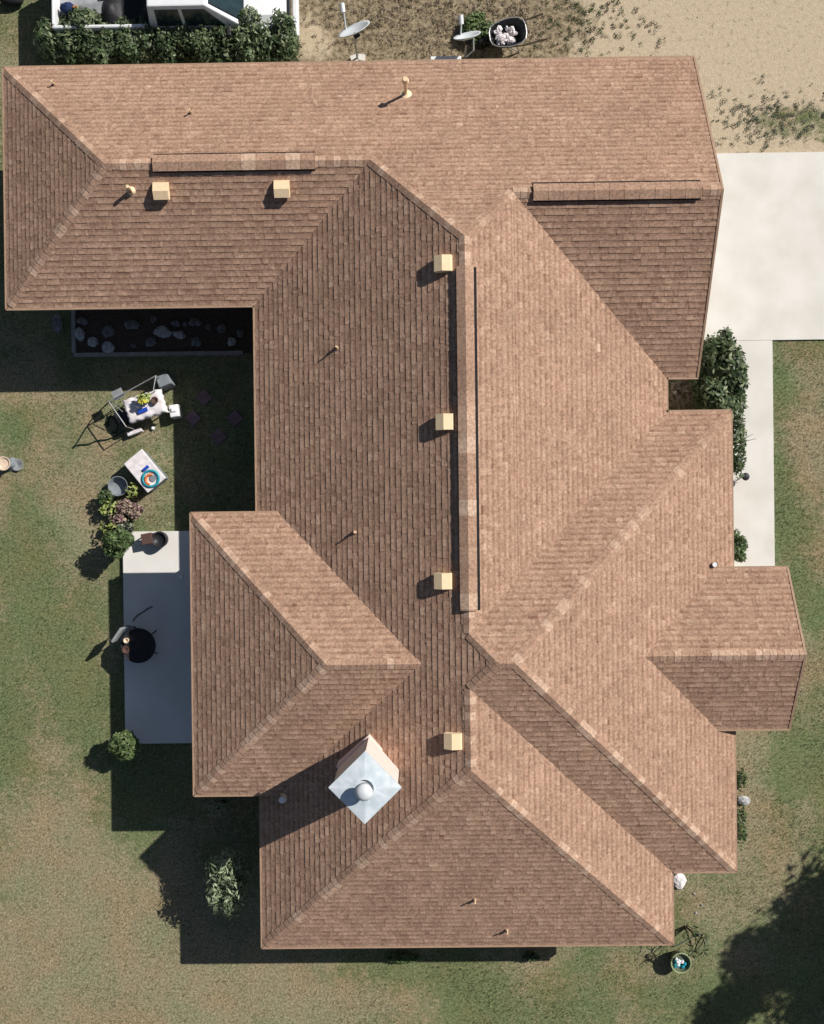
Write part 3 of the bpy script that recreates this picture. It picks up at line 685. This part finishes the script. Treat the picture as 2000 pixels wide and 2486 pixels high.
c.add([(2.22,-cw,1.15),(4.45,-cw,1.12),(4.45,cw,1.12),(2.22,cw,1.15),(2.32,-ct,zt),(3.62,-ct,zt+.01),(3.62,ct,zt+.01),(2.32,ct,zt)], [(4,5,6,7),(0,1,5,4),(2,3,7,6),(0,4,7,3),(1,2,6,5),(0,3,2,1)])
c.build('cab', M['white'], tk, bevel=.03)
def lerp3(a, b, t): return tuple(a[i]+(b[i]-a[i])*t for i in range(3))
for s in (-1, 1):
    w_ = MB()
    def sp(x, f): return (x, s*((cw+(ct-cw)*f)+.008), 1.15+(zt-1.15)*f)
    for xa, xb, xc, xd in ((2.42,3.0,2.99,2.46),(3.08,3.97,3.58,3.07)):
        q = [sp(xa,.16), sp(xb,.16), sp(xc,.86), sp(xd,.86)]; w_.poly(q if s < 0 else q[::-1])
    w_.build('side_window', M['glass'], tk)
w_ = MB(); w_.add([(4.375,-.82,1.2),(4.375,.82,1.2),(3.70,.70,1.765),(3.70,-.70,1.765)], [(0,1,2,3)]); w_.v = [(x+.012, y, z+.02) for x, y, z in w_.v]; w_.build('windshield', M['glass'], tk)
w_ = MB(); w_.add([(2.225,-.7,1.3),(2.225,.7,1.3),(2.298,.6,1.72),(2.298,-.6,1.72)], [(0,3,2,1)]); w_.build('rear_window', M['glass'], tk)
b = MB(); b.add([(4.2,-.84,1.12),(5.25,-.78,1.0),(5.25,.78,1.0),(4.2,.84,1.12),(4.22,-.70,1.22),(5.05,-.64,1.13),(5.05,.64,1.13),(4.22,.70,1.22)], [(4,5,6,7),(0,1,5,4),(1,2,6,5),(2,3,7,6),(3,0,4,7)]); b.build('hood', M['white'], tk, bevel=.02)
MB().box((5.50,0,.62), (.14,1.86,.24)).build('front_bumper', M['white'], tk, bevel=.03)
MB().box((-.06,0,.55), (.14,1.9,.18)).build('rear_bumper', M['steel'], tk, bevel=.03)
for s in (-1, 1):
    MB().box((5.365, s*.78, .86), (.06,.32,.2)).build('headlight', M['glass'], tk, bevel=.01)
    MB().box((-.015, s*.9, 1.1), (.03,.12,.3)).build('taillight', M['orange'], tk, bevel=.01)
    MB().box((4.05, s*1.08, 1.22), (.1,.22,.18)).build('side_mirror', M['blackm'], tk, bevel=.02)
    for xx in (.95, 4.65):
        wh = MB(); T = Matrix.Translation((xx, s*.86, .38)) @ Matrix.Rotation(math.pi/2, 4, 'X')
        wh.lathe([(.2,-.12),(.36,-.12),(.38,-.08),(.38,.08),(.36,.12),(.2,.12)], 24, T); wo = wh.build('wheel', M['rubber'], tk, smooth=False)
        MB().cyl((xx, s*.86-.1, .38), (xx, s*.86+.1, .38), .21, n=16).build('rim', M['steel'], wo)
def blob(name, label, cat, g, sz, mt, jit=.14, n=12, group=None):
    m_ = MB(); m_.ball((0,0,0), 1, n, sz, jit); o = m_.build(name, M[mt], loc=g, smooth=True); return tag(o, label, cat, group)
tp = MB()
nx2, ny2 = 16, 14; V = []
for j in range(ny2):
    for i in range(nx2):
        x = 1.05+1.12*i/(nx2-1); y = -.8+1.6*j/(ny2-1)
        V.append((x+xr, y+ys0+.98, 1.06+.22*max(0, math.sin(i*.5))*abs(math.sin(j*.6))+random.uniform(0,.04)))
tp.add(V, [(j*nx2+i, j*nx2+i+1, (j+1)*nx2+i+1, (j+1)*nx2+i) for j in range(ny2-1) for i in range(nx2-1)])
tag(tp.build('tarp', M['tarp'], smooth=True), 'crumpled black tarp at the front of the truck bed', 'tarp')
gz = 1.1
g = G(163, 20, 1.15); blob('duffel_bag', 'dark blue bag in the rear corner of the truck bed', 'bag', g, (.16,.13,.12), 'navy')
g = G(184, 22, 1.15); o = MB().box((0,0,0), (.11,.10,.14), .3).build('toolbox', M['orange'], loc=g, bevel=.02); tag(o, 'small orange box in the truck bed beside the blue bag', 'box')
g = G(220, 25, 1.1); o = MB().box((0,0,0), (.7,.3,.14), .12).build('bin_lid', M['greyc'], loc=g, bevel=.04); tag(o, 'pale grey bin lying in the truck bed', 'bin')
g = G(30, -10, .3); blob('tire', 'dark rounded object at the top left corner of the photo', 'tyre', G(28,0,.15), (.3,.14,.14), 'rubber', .05)

# ------------------------------------------------------------------ satellite dishes
def dish(name, label, px, py, z, wd, ht, yaw, tilt, armend, basept, group=None):
    c = G(px, py, z); b_ = G(basept[0], basept[1], 0)
    t = thing(name, label, 'satellite dish', (b_.x, b_.y, 0), 0, group); L = c-Vector((b_.x, b_.y, 0))
    # bowl
    n = 28; rings = 6; V = []; F = []
    Rm = Matrix.Rotation(yaw, 3, 'Z') @ Matrix.Rotation(tilt, 3, 'X')
    for j in range(rings+1):
        q = j/rings
        for k in range(n):
            a = 2*math.pi*k/n; V.append(L+Rm @ Vector((wd*q*math.cos(a), ht*q*math.sin(a), .09*q*q)))
    for j in range(rings):
        for k in range(n): F.append((j*n+k, j*n+(k+1) % n, (j+1)*n+(k+1) % n, (j+1)*n+k))
    m_ = MB(); m_.add(V, F); o = m_.build('reflector', M['dish'], t, smooth=True); sd = o.modifiers.new('solid', 'SOLIDIFY'); sd.thickness = .012
    e = G(*armend) - Vector((b_.x, b_.y, 0)); lo = L+Rm @ Vector((0, ht*.97, .08)); lo = L+Rm @ Vector((-wd*.3, ht*.85, .08))
    MB().tube([L+Rm @ Vector((-wd*.2, ht*.4, -.04)), lo, e], .018, 8).build('feed_arm', M['dish'], t)
    m_ = MB(); m_.cyl(e-Vector((.0,.09,.04)), e+Vector((-.02,.08,.04)), .055, .06, 12); m_.build('receiver', M['white'], t, smooth=False)
    MB().tube([Vector((0,0,0)), Vector((0,0,L.z-.22)), L+Rm @ Vector((0,0,-.03))], .025, 10).build('mast', M['steel'], t)
    MB().box(L+Rm @ Vector((0,0,-.05)), (.14,.12,.1), rot=Rm).build('bracket', M['blackm'], t)
    return t, b_
t, b_ = dish('satellite_dish', 'pale satellite dish on a free standing mast set in a concrete block', 863, 80, 1.0, .40, .40, R(27), R(-50), (832, 18, 1.15), (868, 146))
MB().box((-.07,0,.05), (.18,.16,.12), .3).box((.1,.02,.05), (.16,.15,.12), -.2).build('footing', M['conc'], t)
t, b_ = dish('satellite_dish', 'pale satellite dish on a bent leg beside the wheelbarrow', 1135, 96, .75, .33, .30, R(14), R(-52), (1120, 47, .95), (1128, 140))
MB().tube([(0.02,0,.0), (.2,.05,.25), (.18,.25,.55)], .016, 8).build('brace', M['dish'], t)
g = G(1082, 143, .35); o = MB().box((0,0,0), (.72,.11,.05)).box((-.3,0,-.18), (.05,.09,.34)).box((.3,0,-.18), (.05,.09,.34)).build('plank', M['white'], loc=(g.x,g.y,.35), bevel=.008); tag(o, 'narrow white plank raised on blocks against the north eave', 'plank')

# ------------------------------------------------------------------ wheelbarrow
g = G(1232, 82, .5); wb = thing('wheelbarrow', 'black wheelbarrow filled with white lumps behind the garage', 'wheelbarrow', (g.x, g.y, 0), R(8))
m_ = MB(); n_ = 20; lo_, hi_ = [], []
for k in range(n_):
    a = 2*math.pi*k/n_; e = 3.2; cx_, sy_ = math.cos(a), math.sin(a); q = (abs(cx_)**e+abs(sy_)**e)**(-1/e)
    nr = 1-.22*max(0, -cx_)*abs(sy_)
    lo_.append((.24*q*cx_, .18*q*sy_*nr, .30)); hi_.append((.43*q*cx_, .33*q*sy_*nr, .55+.05*cx_))
m_.add(lo_+hi_, [(k, (k+1) % n_, n_+(k+1) % n_, n_+k) for k in range(n_)]+[tuple(range(n_))[::-1]])
o = m_.build('tray', M['blackm'], wb, smooth=False); sd = o.modifiers.new('solid','SOLIDIFY'); sd.thickness = .012
MB().tube([Vector(p) for p in hi_]+[Vector(hi_[0])], .013, 8).build('rim', M['steel'], wb)
for s in (-1, 1):
    MB().tube([(-.55,s*.1,.2),(-.1,s*.2,.29),(.35,s*.28,.40),(.88,s*.3,.58)], .02, 8).build('handle', M['wood'], wb)
    MB().tube([(.2,s*.22,.32),(.3,s*.24,.0),(.02,s*.2,.3)], .014, 6).build('leg', M['steel'], wb)
T = Matrix.Translation((-.55,0,.19)) @ Matrix.Rotation(math.pi/2, 4, 'X'); MB().lathe([(.08,-.04),(.18,-.045),(.19,0),(.18,.045),(.08,.04)], 20, T).build('wheel', M['rubber'], wb)
lm = MB()
for i in range(26):
    lm.ball((random.uniform(-.30,.16), random.uniform(-.22,.14), .45+random.uniform(0,.09)), 1, 7, (random.uniform(.03,.11), random.uniform(.03,.09), .05), .3)
o = lm.build('plaster_lumps', M['cloth'], loc=(g.x,g.y,0), rz=R(8)); tag(o, 'heap of white rubble in the wheelbarrow tray', 'rubble', None, 'stuff')

# ------------------------------------------------------------------ yard: cart, table, hose
def slab_table(name, label, cx, cy, z, lx, ly, rz, top, legs, cat='table'):
    t = thing(name, label, cat, (cx, cy, 0), rz)
    MB().box((0,0,z-.02), (lx,ly,.04)).build('tabletop', M[top], t, bevel=.012)
    for sx_ in (-1,1):
        for sy_ in (-1,1): MB().cyl((sx_*(lx/2-.06), sy_*(ly/2-.06), 0), (sx_*(lx/2-.06), sy_*(ly/2-.06), z-.04), .018, n=8).build('leg', M[legs], t)
    return t
g = G(350, 985, .6)
t = slab_table('garden_table', 'white cloth covered table with yellow flowers inside the wire frame', g.x, g.y, .6, .86, .5, R(17), 'cloth', 'steel')
# draped cloth
n1, n2 = 26, 18; V = []
for j in range(n2):
    for i in range(n1):
        x = -.54+1.08*i/(n1-1); y = -.35+.70*j/(n2-1)
        ox = max(0, abs(x)-.44); oy = max(0, abs(y)-.26); dr = (ox+oy)*1.5
        V.append((max(-.47, min(.47, x))+.012*math.sin(j*1.9), max(-.29, min(.29, y))+.012*math.sin(i*1.3), .615-dr+.008*math.sin(i*.9+j*.7)))
m_ = MB(); m_.add(V, [(j*n1+i, j*n1+i+1, (j+1)*n1+i+1, (j+1)*n1+i) for j in range(n2-1) for i in range(n1-1)])
o = m_.build('tablecloth', M['cloth'], loc=(g.x,g.y,0), rz=R(17), smooth=True); tag(o, 'wrinkled white cloth draped over the garden table', 'tablecloth')
fp = G(352, 968, .8); t = thing('flower_pot', 'potted plant with yellow flowers on the cloth covered table', 'potted plant', (fp.x, fp.y, .62))
MB().lathe([(.001,0),(.07,0),(.1,.15),(.085,.15),(.08,.12),(.001,.12)], 16).build('pot', M['terr'], t)
leaves('foliage', [(0,0,.22,.13,.13,.1),(-.1,.02,.2,.08,.08,.06),(.08,.06,.24,.08,.08,.06)], 170, .05, 'leafl', t, tmu=.75)
leaves('flowers', [(-.03,-.06,.28,.09,.07,.05)], 60, .04, 'yellow', t)
fp = G(375, 972, .7); o = MB().lathe([(.001,0),(.06,0),(.09,.09),(.07,.09),(.001,.05)], 16).build('bowl', M['terr'], loc=(fp.x,fp.y,.62)); tag(o, 'brown clay bowl at the right end of the cloth covered table', 'bowl')
fp = G(345, 996, .7); o = MB().box((0,0,.03), (.22,.09,.06), R(20)).build('hand_trowel', M['bluep'], loc=(fp.x,fp.y,.62)); tag(o, 'dark blue tool lying in front of the yellow flowers', 'tool')
# frame
fr = thing('cart_frame', 'bare metal cart frame around the cloth covered table', 'frame', tuple(G(330, 975, 0)))
O = G(330, 975, 0)
pt = lambda px, py, z: G(px, py, z)-Vector((O.x, O.y, 0))
A, Bq, C, D = pt(268,972,.75), pt(305,1033,.75), pt(395,918,.75), pt(372,905+6,.75)
A = pt(264,975,.78); Bq = pt(306,1036,.78); C = pt(378,912,.78); D = pt(372,948,.78)
MB().tube([A, C], .014, 8).tube([A, Bq], .014, 8).tube([C, D], .014, 8).tube([A+Vector((.05,-.02,-.1)), pt(298,1000,.6)], .01, 6).build('rail', M['steel'], fr)
for q in (A, Bq, C, D): MB().cyl((q.x,q.y,0), q, .012, n=8).build('leg', M['steel'], fr)
MB().box(pt(286,957,.70), (.26,.22,.02), R(25)).build('shelf', M['greyc'], fr)
MB().box(pt(300,1012,.2), (.26,.34,.3), R(35)).build('shade_block', M['blackm'], fr)  # black box added to darken the hollow under the frame
# trellis bars + dark planter under it
g = G(400, 925, .35); o = MB().box((0,0,0), (.34,.30,.5), R(20), top=(.9,.9)).build('storage_box', M['greyp'], loc=(g.x,g.y,.25), bevel=.02); tag(o, 'dark blue grey box in the shade at the upper end of the cart frame', 'box')
g = G(285, 1030, .02)
o = thing('garden_hose', 'dark green hose looping over the lawn from the cart frame', 'hose', (g.x,g.y,0))
P0 = [(275,968,.5),(255,985,.25),(228,1012,.03),(205,1045,.03),(190,1070,.03),(178,1086,.03),(190,1080,.03),(215,1078,.03),(235,1070,.03),(262,1066,.03),(285,1055,.03),(300,1045,.1)]
pts = [G(*p)-Vector((g.x,g.y,0)) for p in P0]
def smooth_path(pts, k=6):
    out = []
    for i in range(len(pts)-1):
        p0, p1, p2, p3 = pts[max(0,i-1)], pts[i], pts[i+1], pts[min(len(pts)-1,i+2)]
        for j in range(k):
            t = j/k; out.append(.5*((2*p1)+(-p0+p2)*t+(2*p0-5*p1+4*p2-p3)*t*t+(-p0+3*p1-3*p2+p3)*t**3))
    return out+[pts[-1]]
MB().tube(smooth_path(pts), .016, 7).build('hose_line', M['hose'], o)
P1 = [(262,1005,.03),(258,1030,.03),(268,1050,.03),(285,1045,.03),(280,1020,.03),(265,1010,.03),(262,1035,.03)]
MB().tube(smooth_path([G(*p)-Vector((g.x,g.y,0)) for p in P1]), .014, 6).build('hose_coil', M['hose'], o)
g = G(325, 1048, .2); o = MB().box((0,0,.1), (.36,.1,.18), R(20)).build('window_box', M['cloth'], loc=(g.x,g.y,0), bevel=.01); tag(o, 'small pale trough on the grass below the cart frame', 'trough')
g = G(424, 998, .25); o = MB().box((0,0,.17), (.24,.32,.34), R(8), top=(.9,.92)).box((0,.02,.36), (.12,.1,.04), R(8)).build('white_bucket', M['white'], loc=(g.x,g.y,0), bevel=.02); tag(o, 'white square bucket at the edge of the shade right of the cart', 'bucket')
g = G(372, 1040, 0); o = MB().ball((0,0,.04), .05, 10).build('lawn_ball', M['white'], loc=(g.x,g.y,0), smooth=True); tag(o, 'small white ball on the grass below the cloth covered table', 'ball')
# cooler with towel
g = G(350, 1143, .5); rzc_ = R(-45)
ck = thing('cooler', 'white box topped with beach toys on the lawn', 'cooler', (g.x, g.y, 0), R(39))
MB().box((0,0,.22), (.5,.84,.40)).build('box_body', M['greyp'], ck, bevel=.02)
MB().box((0,0,.45), (.56,.90,.06)).build('lid', M['cloth'], ck, bevel=.015)
kk = Matrix.Rotation(R(39), 3, 'Z')
def on_ck(x, y, z): return Vector((g.x,g.y,0))+kk @ Vector((x,y,z))
p_ = on_ck(.0,-.24,.50); m_ = MB()
def torus(m_, R_, r_, n=28, k=8, z=0, a0=0, a1=6.2832):
    V = []
    for i in range(n+1):
        a = a0+(a1-a0)*i/n
        for j in range(k):
            b_ = 6.2832*j/k; V.append(((R_+r_*math.cos(b_))*math.cos(a), (R_+r_*math.cos(b_))*math.sin(a), z+r_*math.sin(b_)))
    m_.add(V, [(i*k+j, i*k+(j+1) % k, (i+1)*k+(j+1) % k, (i+1)*k+j) for i in range(n) for j in range(k)])
torus(m_, .19, .03); tag(m_.build('teal_ring', M['teal'], loc=p_, smooth=True), 'teal ring lying on the white box', 'ring')
m_ = MB(); torus(m_, .12, .035, a0=1.2, a1=4.6); tag(m_.build('orange_toy', M['orange'], loc=on_ck(-.02,-.26,.50), smooth=True), 'curved orange toy inside the teal ring', 'toy')
m_ = MB(); m_.lathe([(.001,0),(.07,0),(.08,.03),(.001,.03)], 16); tag(m_.build('grey_lid', M['greyp'], loc=on_ck(.05,-.27,.48)), 'round grey lid inside the orange curve', 'lid')
m_ = MB(); m_.box((0,0,.03), (.16,.07,.06), R(40)); tag(m_.build('blue_toy', M['bluep'], loc=on_ck(.07,.02,.48), bevel=.01), 'small royal blue toy above the teal ring', 'toy')
# potted plants
def potted(label, px, py, r, hh, leafm, nl, ls, potm='blackm', fr_=1.6, z=0):
    g = G(px, py, hh+.1); t = thing('potted_plant', label, 'potted plant', (g.x,g.y,z), 0, 'potted plants clustered left of the patio')
    MB().lathe([(.001,0),(r*.75,0),(r,hh),(r*.88,hh),(r*.82,hh-.05),(.001,hh-.05)], 18).build('pot', M[potm], t)
    leaves('foliage', [(0,0,hh+.1,r*fr_,r*fr_,.14),(r*.6,r*.4,hh+.14,r*.7,r*.7,.1),(-r*.6,-r*.3,hh+.1,r*.7,r*.7,.1)], nl, ls, leafm, t, tmu=.65, tsd=.25)
    return t
potted('black pot of pale lime leaves, lowest of the left column', 262, 1282, .15, .28, 'leafl', 60, .05)
potted('black pot of pink and green leaves at the centre of the cluster', 285, 1262, .13, .25, 'leafp', 130, .055)
potted('black pot of lime leaves at the left of the cluster', 262, 1232, .14, .26, 'leafl', 80, .055)
potted('black pot of mauve leaves at the right of the cluster', 325, 1238, .15, .26, 'leafp', 190, .055)
potted('black pot of yellow green leaves below the white box', 318, 1192, .12, .24, 'leafl', 70, .05)
potted('black pot of reddish leaves in the middle right of the cluster', 298, 1232, .12, .24, 'leafp', 150, .05)
potted('black pot with sparse leaves beside the patio corner', 303, 1285, .14, .26, 'leafg', 60, .05)
g = G(256, 1208, .3); t = thing('potted_plant', 'olive leaved plant at the upper left of the pot cluster', 'potted plant', (g.x,g.y,0), 0, 'potted plants clustered left of the patio')
MB().lathe([(.001,0),(.11,0),(.14,.22),(.12,.22),(.001,.18)], 16).build('pot', M['terr'], t); leaves('foliage', [(0,0,.32,.2,.2,.14)], 260, .05, 'leafm', t, tmu=.35)
g = G(285, 1180, .3); o = MB().lathe([(.001,.0),(.17,0),(.24,.28),(.225,.28),(.19,.08),(.001,.06)], 24).build('planter_bowl', M['greyp'], loc=(g.x,g.y,0)); tag(o, 'empty round grey planter bowl above the pot cluster', 'planter')
# pots on the patio
g = G(356, 1308, .45); t = thing('stool', 'small square brown stool at the top edge of the patio', 'stool', (g.x,g.y,ZPAT), R(10))
MB().box((0,0,.30), (.26,.26,.05)).build('seat', M['terr'], t, bevel=.01)
for sx_ in (-1,1):
    for sy_ in (-1,1): MB().box((sx_*.1, sy_*.1, .14), (.03,.03,.275)).build('leg', M['terr'], t)
g = G(386, 1310, .4); o = MB().lathe([(.001,0),(.13,0),(.18,.1),(.2,.24),(.19,.30),(.16,.30),(.16,.25),(.001,.24)], 22).build('round_pot', M['blackm'], loc=(g.x,g.y,ZPAT), smooth=True); tag(o, 'round black pot beside the brown stool on the patio', 'pot')
# fire pit / round table with chair
g = G(328, 1568, .72); t = thing('patio_table', 'round black mesh table at the left edge of the patio', 'table', (g.x+.06,g.y,ZPAT))
m_ = MB(); torus(m_, .40, .016, 40, 8, .55)
m_.mi = 1; m_.cyl((0,0,.525), (0,0,.54), .39, n=36); m_.mi = 0
for i in range(-9, 10):
    yv = i*.04; xx = math.sqrt(max(0, .40**2-yv*yv)); m_.box((0,yv,.55), (2*xx,.016,.008)); m_.box((yv,0,.5505), (.016,2*xx,.008))
m_.build('tabletop', [M['blackm'], M['tblt']], t)
for i in range(4):
    a = .8+i*math.pi/2; MB().tube([(math.cos(a)*.38,math.sin(a)*.38,.54),(math.cos(a)*.2,math.sin(a)*.2,.28),(math.cos(a)*.4,math.sin(a)*.4,0)], .014, 7).build('leg', M['blackm'], t)
g2 = G(285, 1540, .75); t2 = thing('folding_chair', 'grey canvas chair tucked at the upper left of the round table', 'chair', (g2.x+.03,g2.y,0), R(55))
MB().box((0,0,.78), (.40,.07,.30)).build('backrest', M['greyc'], t2, bevel=.02)
MB().box((0,-.2,.42), (.40,.36,.03)).build('seat', M['greyc'], t2, bevel=.01)
for sx_ in (-1,1): MB().tube([(sx_*.2,.03,.92),(sx_*.2,.0,.42),(sx_*.2,-.36,.0)], .012, 7).tube([(sx_*.19,-.36,.42),(sx_*.19,.05,.0)], .012, 7).build('leg', M['blackm'], t2)
g = G(306, 1554, .72); o = MB().lathe([(.001,0),(.05,0),(.065,.1),(.05,.1),(.001,.03)], 14).build('mug', M['tan'], loc=(g.x+.02,g.y,ZPAT+.565)); tag(o, 'pale tan cup on the left side of the round table', 'cup')
g = G(303, 1577, .7); o = MB().lathe([(.001,0),(.07,0),(.09,.05),(.07,.05),(.001,.02)], 14).build('clay_dish', M['terr'], loc=(g.x+.03,g.y,ZPAT+.565)); tag(o, 'brown dish below the tan cup on the round table', 'dish')
g = G(345, 1490, ZPAT); o = thing('black_cable', 'short black cable lying on the patio above the round table', 'cable', (g.x,g.y,ZPAT))
MB().tube(smooth_path([G(*p)-g for p in ((322,1508,.15),(333,1494,.15),(345,1487,.15),(358,1478,.15),(370,1472,.15))]), .012, 6).build('cable_line', M['rubber'], o)
g = G(441, 1402, ZPAT); o = MB().box((0,0,.03), (.07,.1,.06), .3).build('white_cup', M['white'], loc=g, bevel=.01); tag(o, 'tiny white object on the shaded patio near the eave', 'cup')
# stump table at the left edge
g = G(8, 1125, .45); t = thing('bird_bath', 'grey pedestal with a tan bowl cut by the left photo edge', 'bird bath', (g.x,g.y,0))
MB().lathe([(.001,0),(.17,0),(.12,.08),(.09,.3),(.14,.38),(.001,.38)], 20).build('pedestal', M['greyp'], t)
MB().lathe([(.001,.38),(.12,.38),(.17,.46),(.15,.46),(.10,.42),(.001,.415)], 24).build('bowl', M['tan'], t)
g = G(40, 1128, .1); o = MB().lathe([(.001,0),(.12,0),(.15,.08),(.13,.08),(.001,.03)], 18).build('saucer', M['greyc'], loc=(g.x,g.y,0)); tag(o, 'low grey saucer right of the pedestal with tan bowl', 'saucer')
# walkway lamp
g = G(1812, 1157, .35); t = thing('path_light', 'small black garden light beside the walkway', 'garden light', (g.x,g.y,0))
MB().cyl((0,0,0), (0,0,.3), .012, n=8).build('post', M['blackm'], t); MB().lathe([(.001,.36),(.06,.35),(.095,.3),(.09,.29),(.001,.295)], 18).build('lamp_head', M['blackm'], t)
# right side rocks and corner items
for px, py, a, b, lb, z in ((1650,2140,.17,.2,'whitish boulder in the notch of the front wall',.1),(1685,2170,.03,.03,'white pebble right of the whitish boulder',.01),(1704,2197,.03,.025,'white pebble in the grass below the front corner',.01),(1689,2216,.03,.03,'white pebble nearest the corner planter',.01),
                           (1808,1945,.15,.12,'grey boulder by the front wall',.08),(1648,2121,.07,.05,'white chip against the front wall',.03)):
    g = G(px, py, z); m_ = MB(); m_.ball((0,0,max(.01,z*.4)), 1, 10, (a,b,max(.03,z)), .13); o = m_.build('boulder' if a > .1 else 'pebble', M['rock'] if a < .16 else M['cloth'], loc=(g.x,g.y,0)); tag(o, lb, 'rock')
g = G(1655, 2342, .4); t = thing('glass_planter', 'round planter of teal and white glass with a yellow green rim', 'planter', (g.x,g.y,0))
MB().lathe([(.001,0),(.15,0),(.23,.2),(.25,.32),(.22,.33),(.19,.25),(.001,.22)], 24).build('bowl', M['leafg'], t)
m_ = MB(); torus(m_, .235, .016, 30, 6, .33); m_.build('rim', M['rimg'], t)
m_ = MB()
for i in range(14): m_.ball((random.uniform(-.12,.12), random.uniform(-.12,.12), .27), 1, 7, (.045,.045,.04), .1)
m_.build('glass_pebbles', M['teal'], t)
m_ = MB()
for i in range(7): m_.ball((random.uniform(-.1,.1), random.uniform(-.1,.1), .3), 1, 7, (.04,.04,.035), .1)
m_.build('white_pebbles', M['white'], t)
g = G(1655, 2275, .1); o = thing('garden_tool', 'slim dark tool leaning by the southeast roof corner', 'tool', (g.x,g.y,0), R(60))
MB().tube([(-.3,0,.03),(.3,0,.6)], .014, 7).build('handle', M['dish'], o); MB().box((.36,0,.66), (.2,.07,.03), rot=Euler((0,-.75,0)).to_matrix()).build('blade', M['blackm'], o)
g = G(1690, 2290, 0); o = MB().tube([Vector((.0,-.15,.03)), Vector((.12,.05,.1)), Vector((.22,.25,.06))], .014, 6).build('stick', M['wood'], loc=(g.x,g.y,0)); tag(o, 'dark stick on the grass above the glass planter', 'stick')

# ------------------------------------------------------------------ grass and litter
def inside(x, y):
    k = ((x > x0+.3) & (x < xg) & (y > yNW+.3) & (y < yN-.3)) | ((x > x1+.3) & (x < x2-.3) & (y > yS+.3) & (y < yN)) | ((x > xw+.2) & (x < x2) & (y > ywS+.3) & (y < ywN-.2)) | ((x > x2-.3) & (x < x3-.3) & (y > yfS+.3) & (y < yf-.3))
    k |= (x > 5.3) & (y < yT-.02) & (y > yB+.02)
    k |= (x > xw0-.02) & (x < xw1-.02) & (y < yB) & (y > yE)
    k |= (x > pa.x-.02) & (x < x1+1) & (y < pa.y+.02) & (y > pb.y-.02)
    k |= (x > b0.x-.03) & (x < b2.x) & (y < bt) & (y > b1.y-.03)
    return k
n = 260000
x = rng.uniform(-10.6, 10.6, n); y = rng.uniform(-13.0, 12.9, n)
dr, dt, lt = dry_at(x, y), dirt_at(x, y), lit_at(x, y)
# clumpy density
ph = rng.uniform(0, 6.28, 24); kx = rng.normal(0, 2.2, 24); ky = rng.normal(0, 2.2, 24)
cl = sum(np.sin(kx[i]*x+ky[i]*y+ph[i]) for i in range(24))/math.sqrt(12)
keep = ~inside(x, y) & (rng.random(n) < np.clip(1.0-1.5*dt-.5*lt, .0, 1)*(.62+.22*cl))
x, y, dr, lt, cl = x[keep], y[keep], dr[keep], lt[keep], cl[keep]; n = len(x)
a = rng.uniform(0, 6.28, n); hgt = rng.uniform(.03, .075, n); ln = rng.uniform(.015, .05, n); wd = rng.uniform(.004, .009, n)
ca, sa = np.cos(a), np.sin(a)
V = np.stack([np.stack([x-sa*wd, y+ca*wd, np.full(n, .002)], 1), np.stack([x+sa*wd, y-ca*wd, np.full(n, .002)], 1), np.stack([x+ca*ln, y+sa*ln, hgt], 1)], 1).reshape(-1, 3)
kx2 = rng.normal(0, 9, 30); ky2 = rng.normal(0, 9, 30); ph2 = rng.uniform(0, 6.28, 30)
cl2 = sum(np.sin(kx2[i]*x+ky2[i]*y+ph2[i]) for i in range(30))/math.sqrt(15)
big = sum(np.sin(kx[i]*.55*x+ky[i]*.4*y+ph2[i]) for i in range(24))/math.sqrt(12)
tone = np.clip(.06+.62*dr+.15*big+.2*lt+rng.normal(0, .13, n)+.06*cl+.12*cl2, 0, 1)
o = fast_mesh('grass', V, np.arange(3*n).reshape(n, 3), tone, M['grass']); tag(o, 'short mottled green and dry lawn grass', 'grass', None, 'stuff')
# low weeds in the dirt
def scatter(name, label, px0, py0, px1, py1, cnt, mt, tm, size=.035):
    P_ = []
    for i in range(cnt):
        g = G(random.gauss((px0+px1)/2, (px1-px0)/3.2), random.gauss((py0+py1)/2, (py1-py0)/3.2))
        if inside(np.array([g.x]), np.array([g.y]))[0] or g.y < 2: continue
        P_.append((g.x, g.y, .02, random.uniform(.02,.09), random.uniform(.02,.09), .02))
    o = leaves(name, P_, len(P_)*16, size, mt, None, tmu=tm, tsd=.22); tag(o, label, 'weeds', None, 'stuff')
scatter('ground_weeds', 'scattered weeds on the sandy ground above the driveway', 1730, 225, 2010, 355, 260, 'leafg', .42, .018)
scatter('leaf_litter', 'dead leaves and low weeds behind the house', 740, -20, 1420, 140, 700, 'dry', .5, .018)
scatter('ground_weeds', 'sparse weeds fading onto the sandy ground right of the wheelbarrow', 1300, -20, 1560, 110, 110, 'leafm', .4, .02)
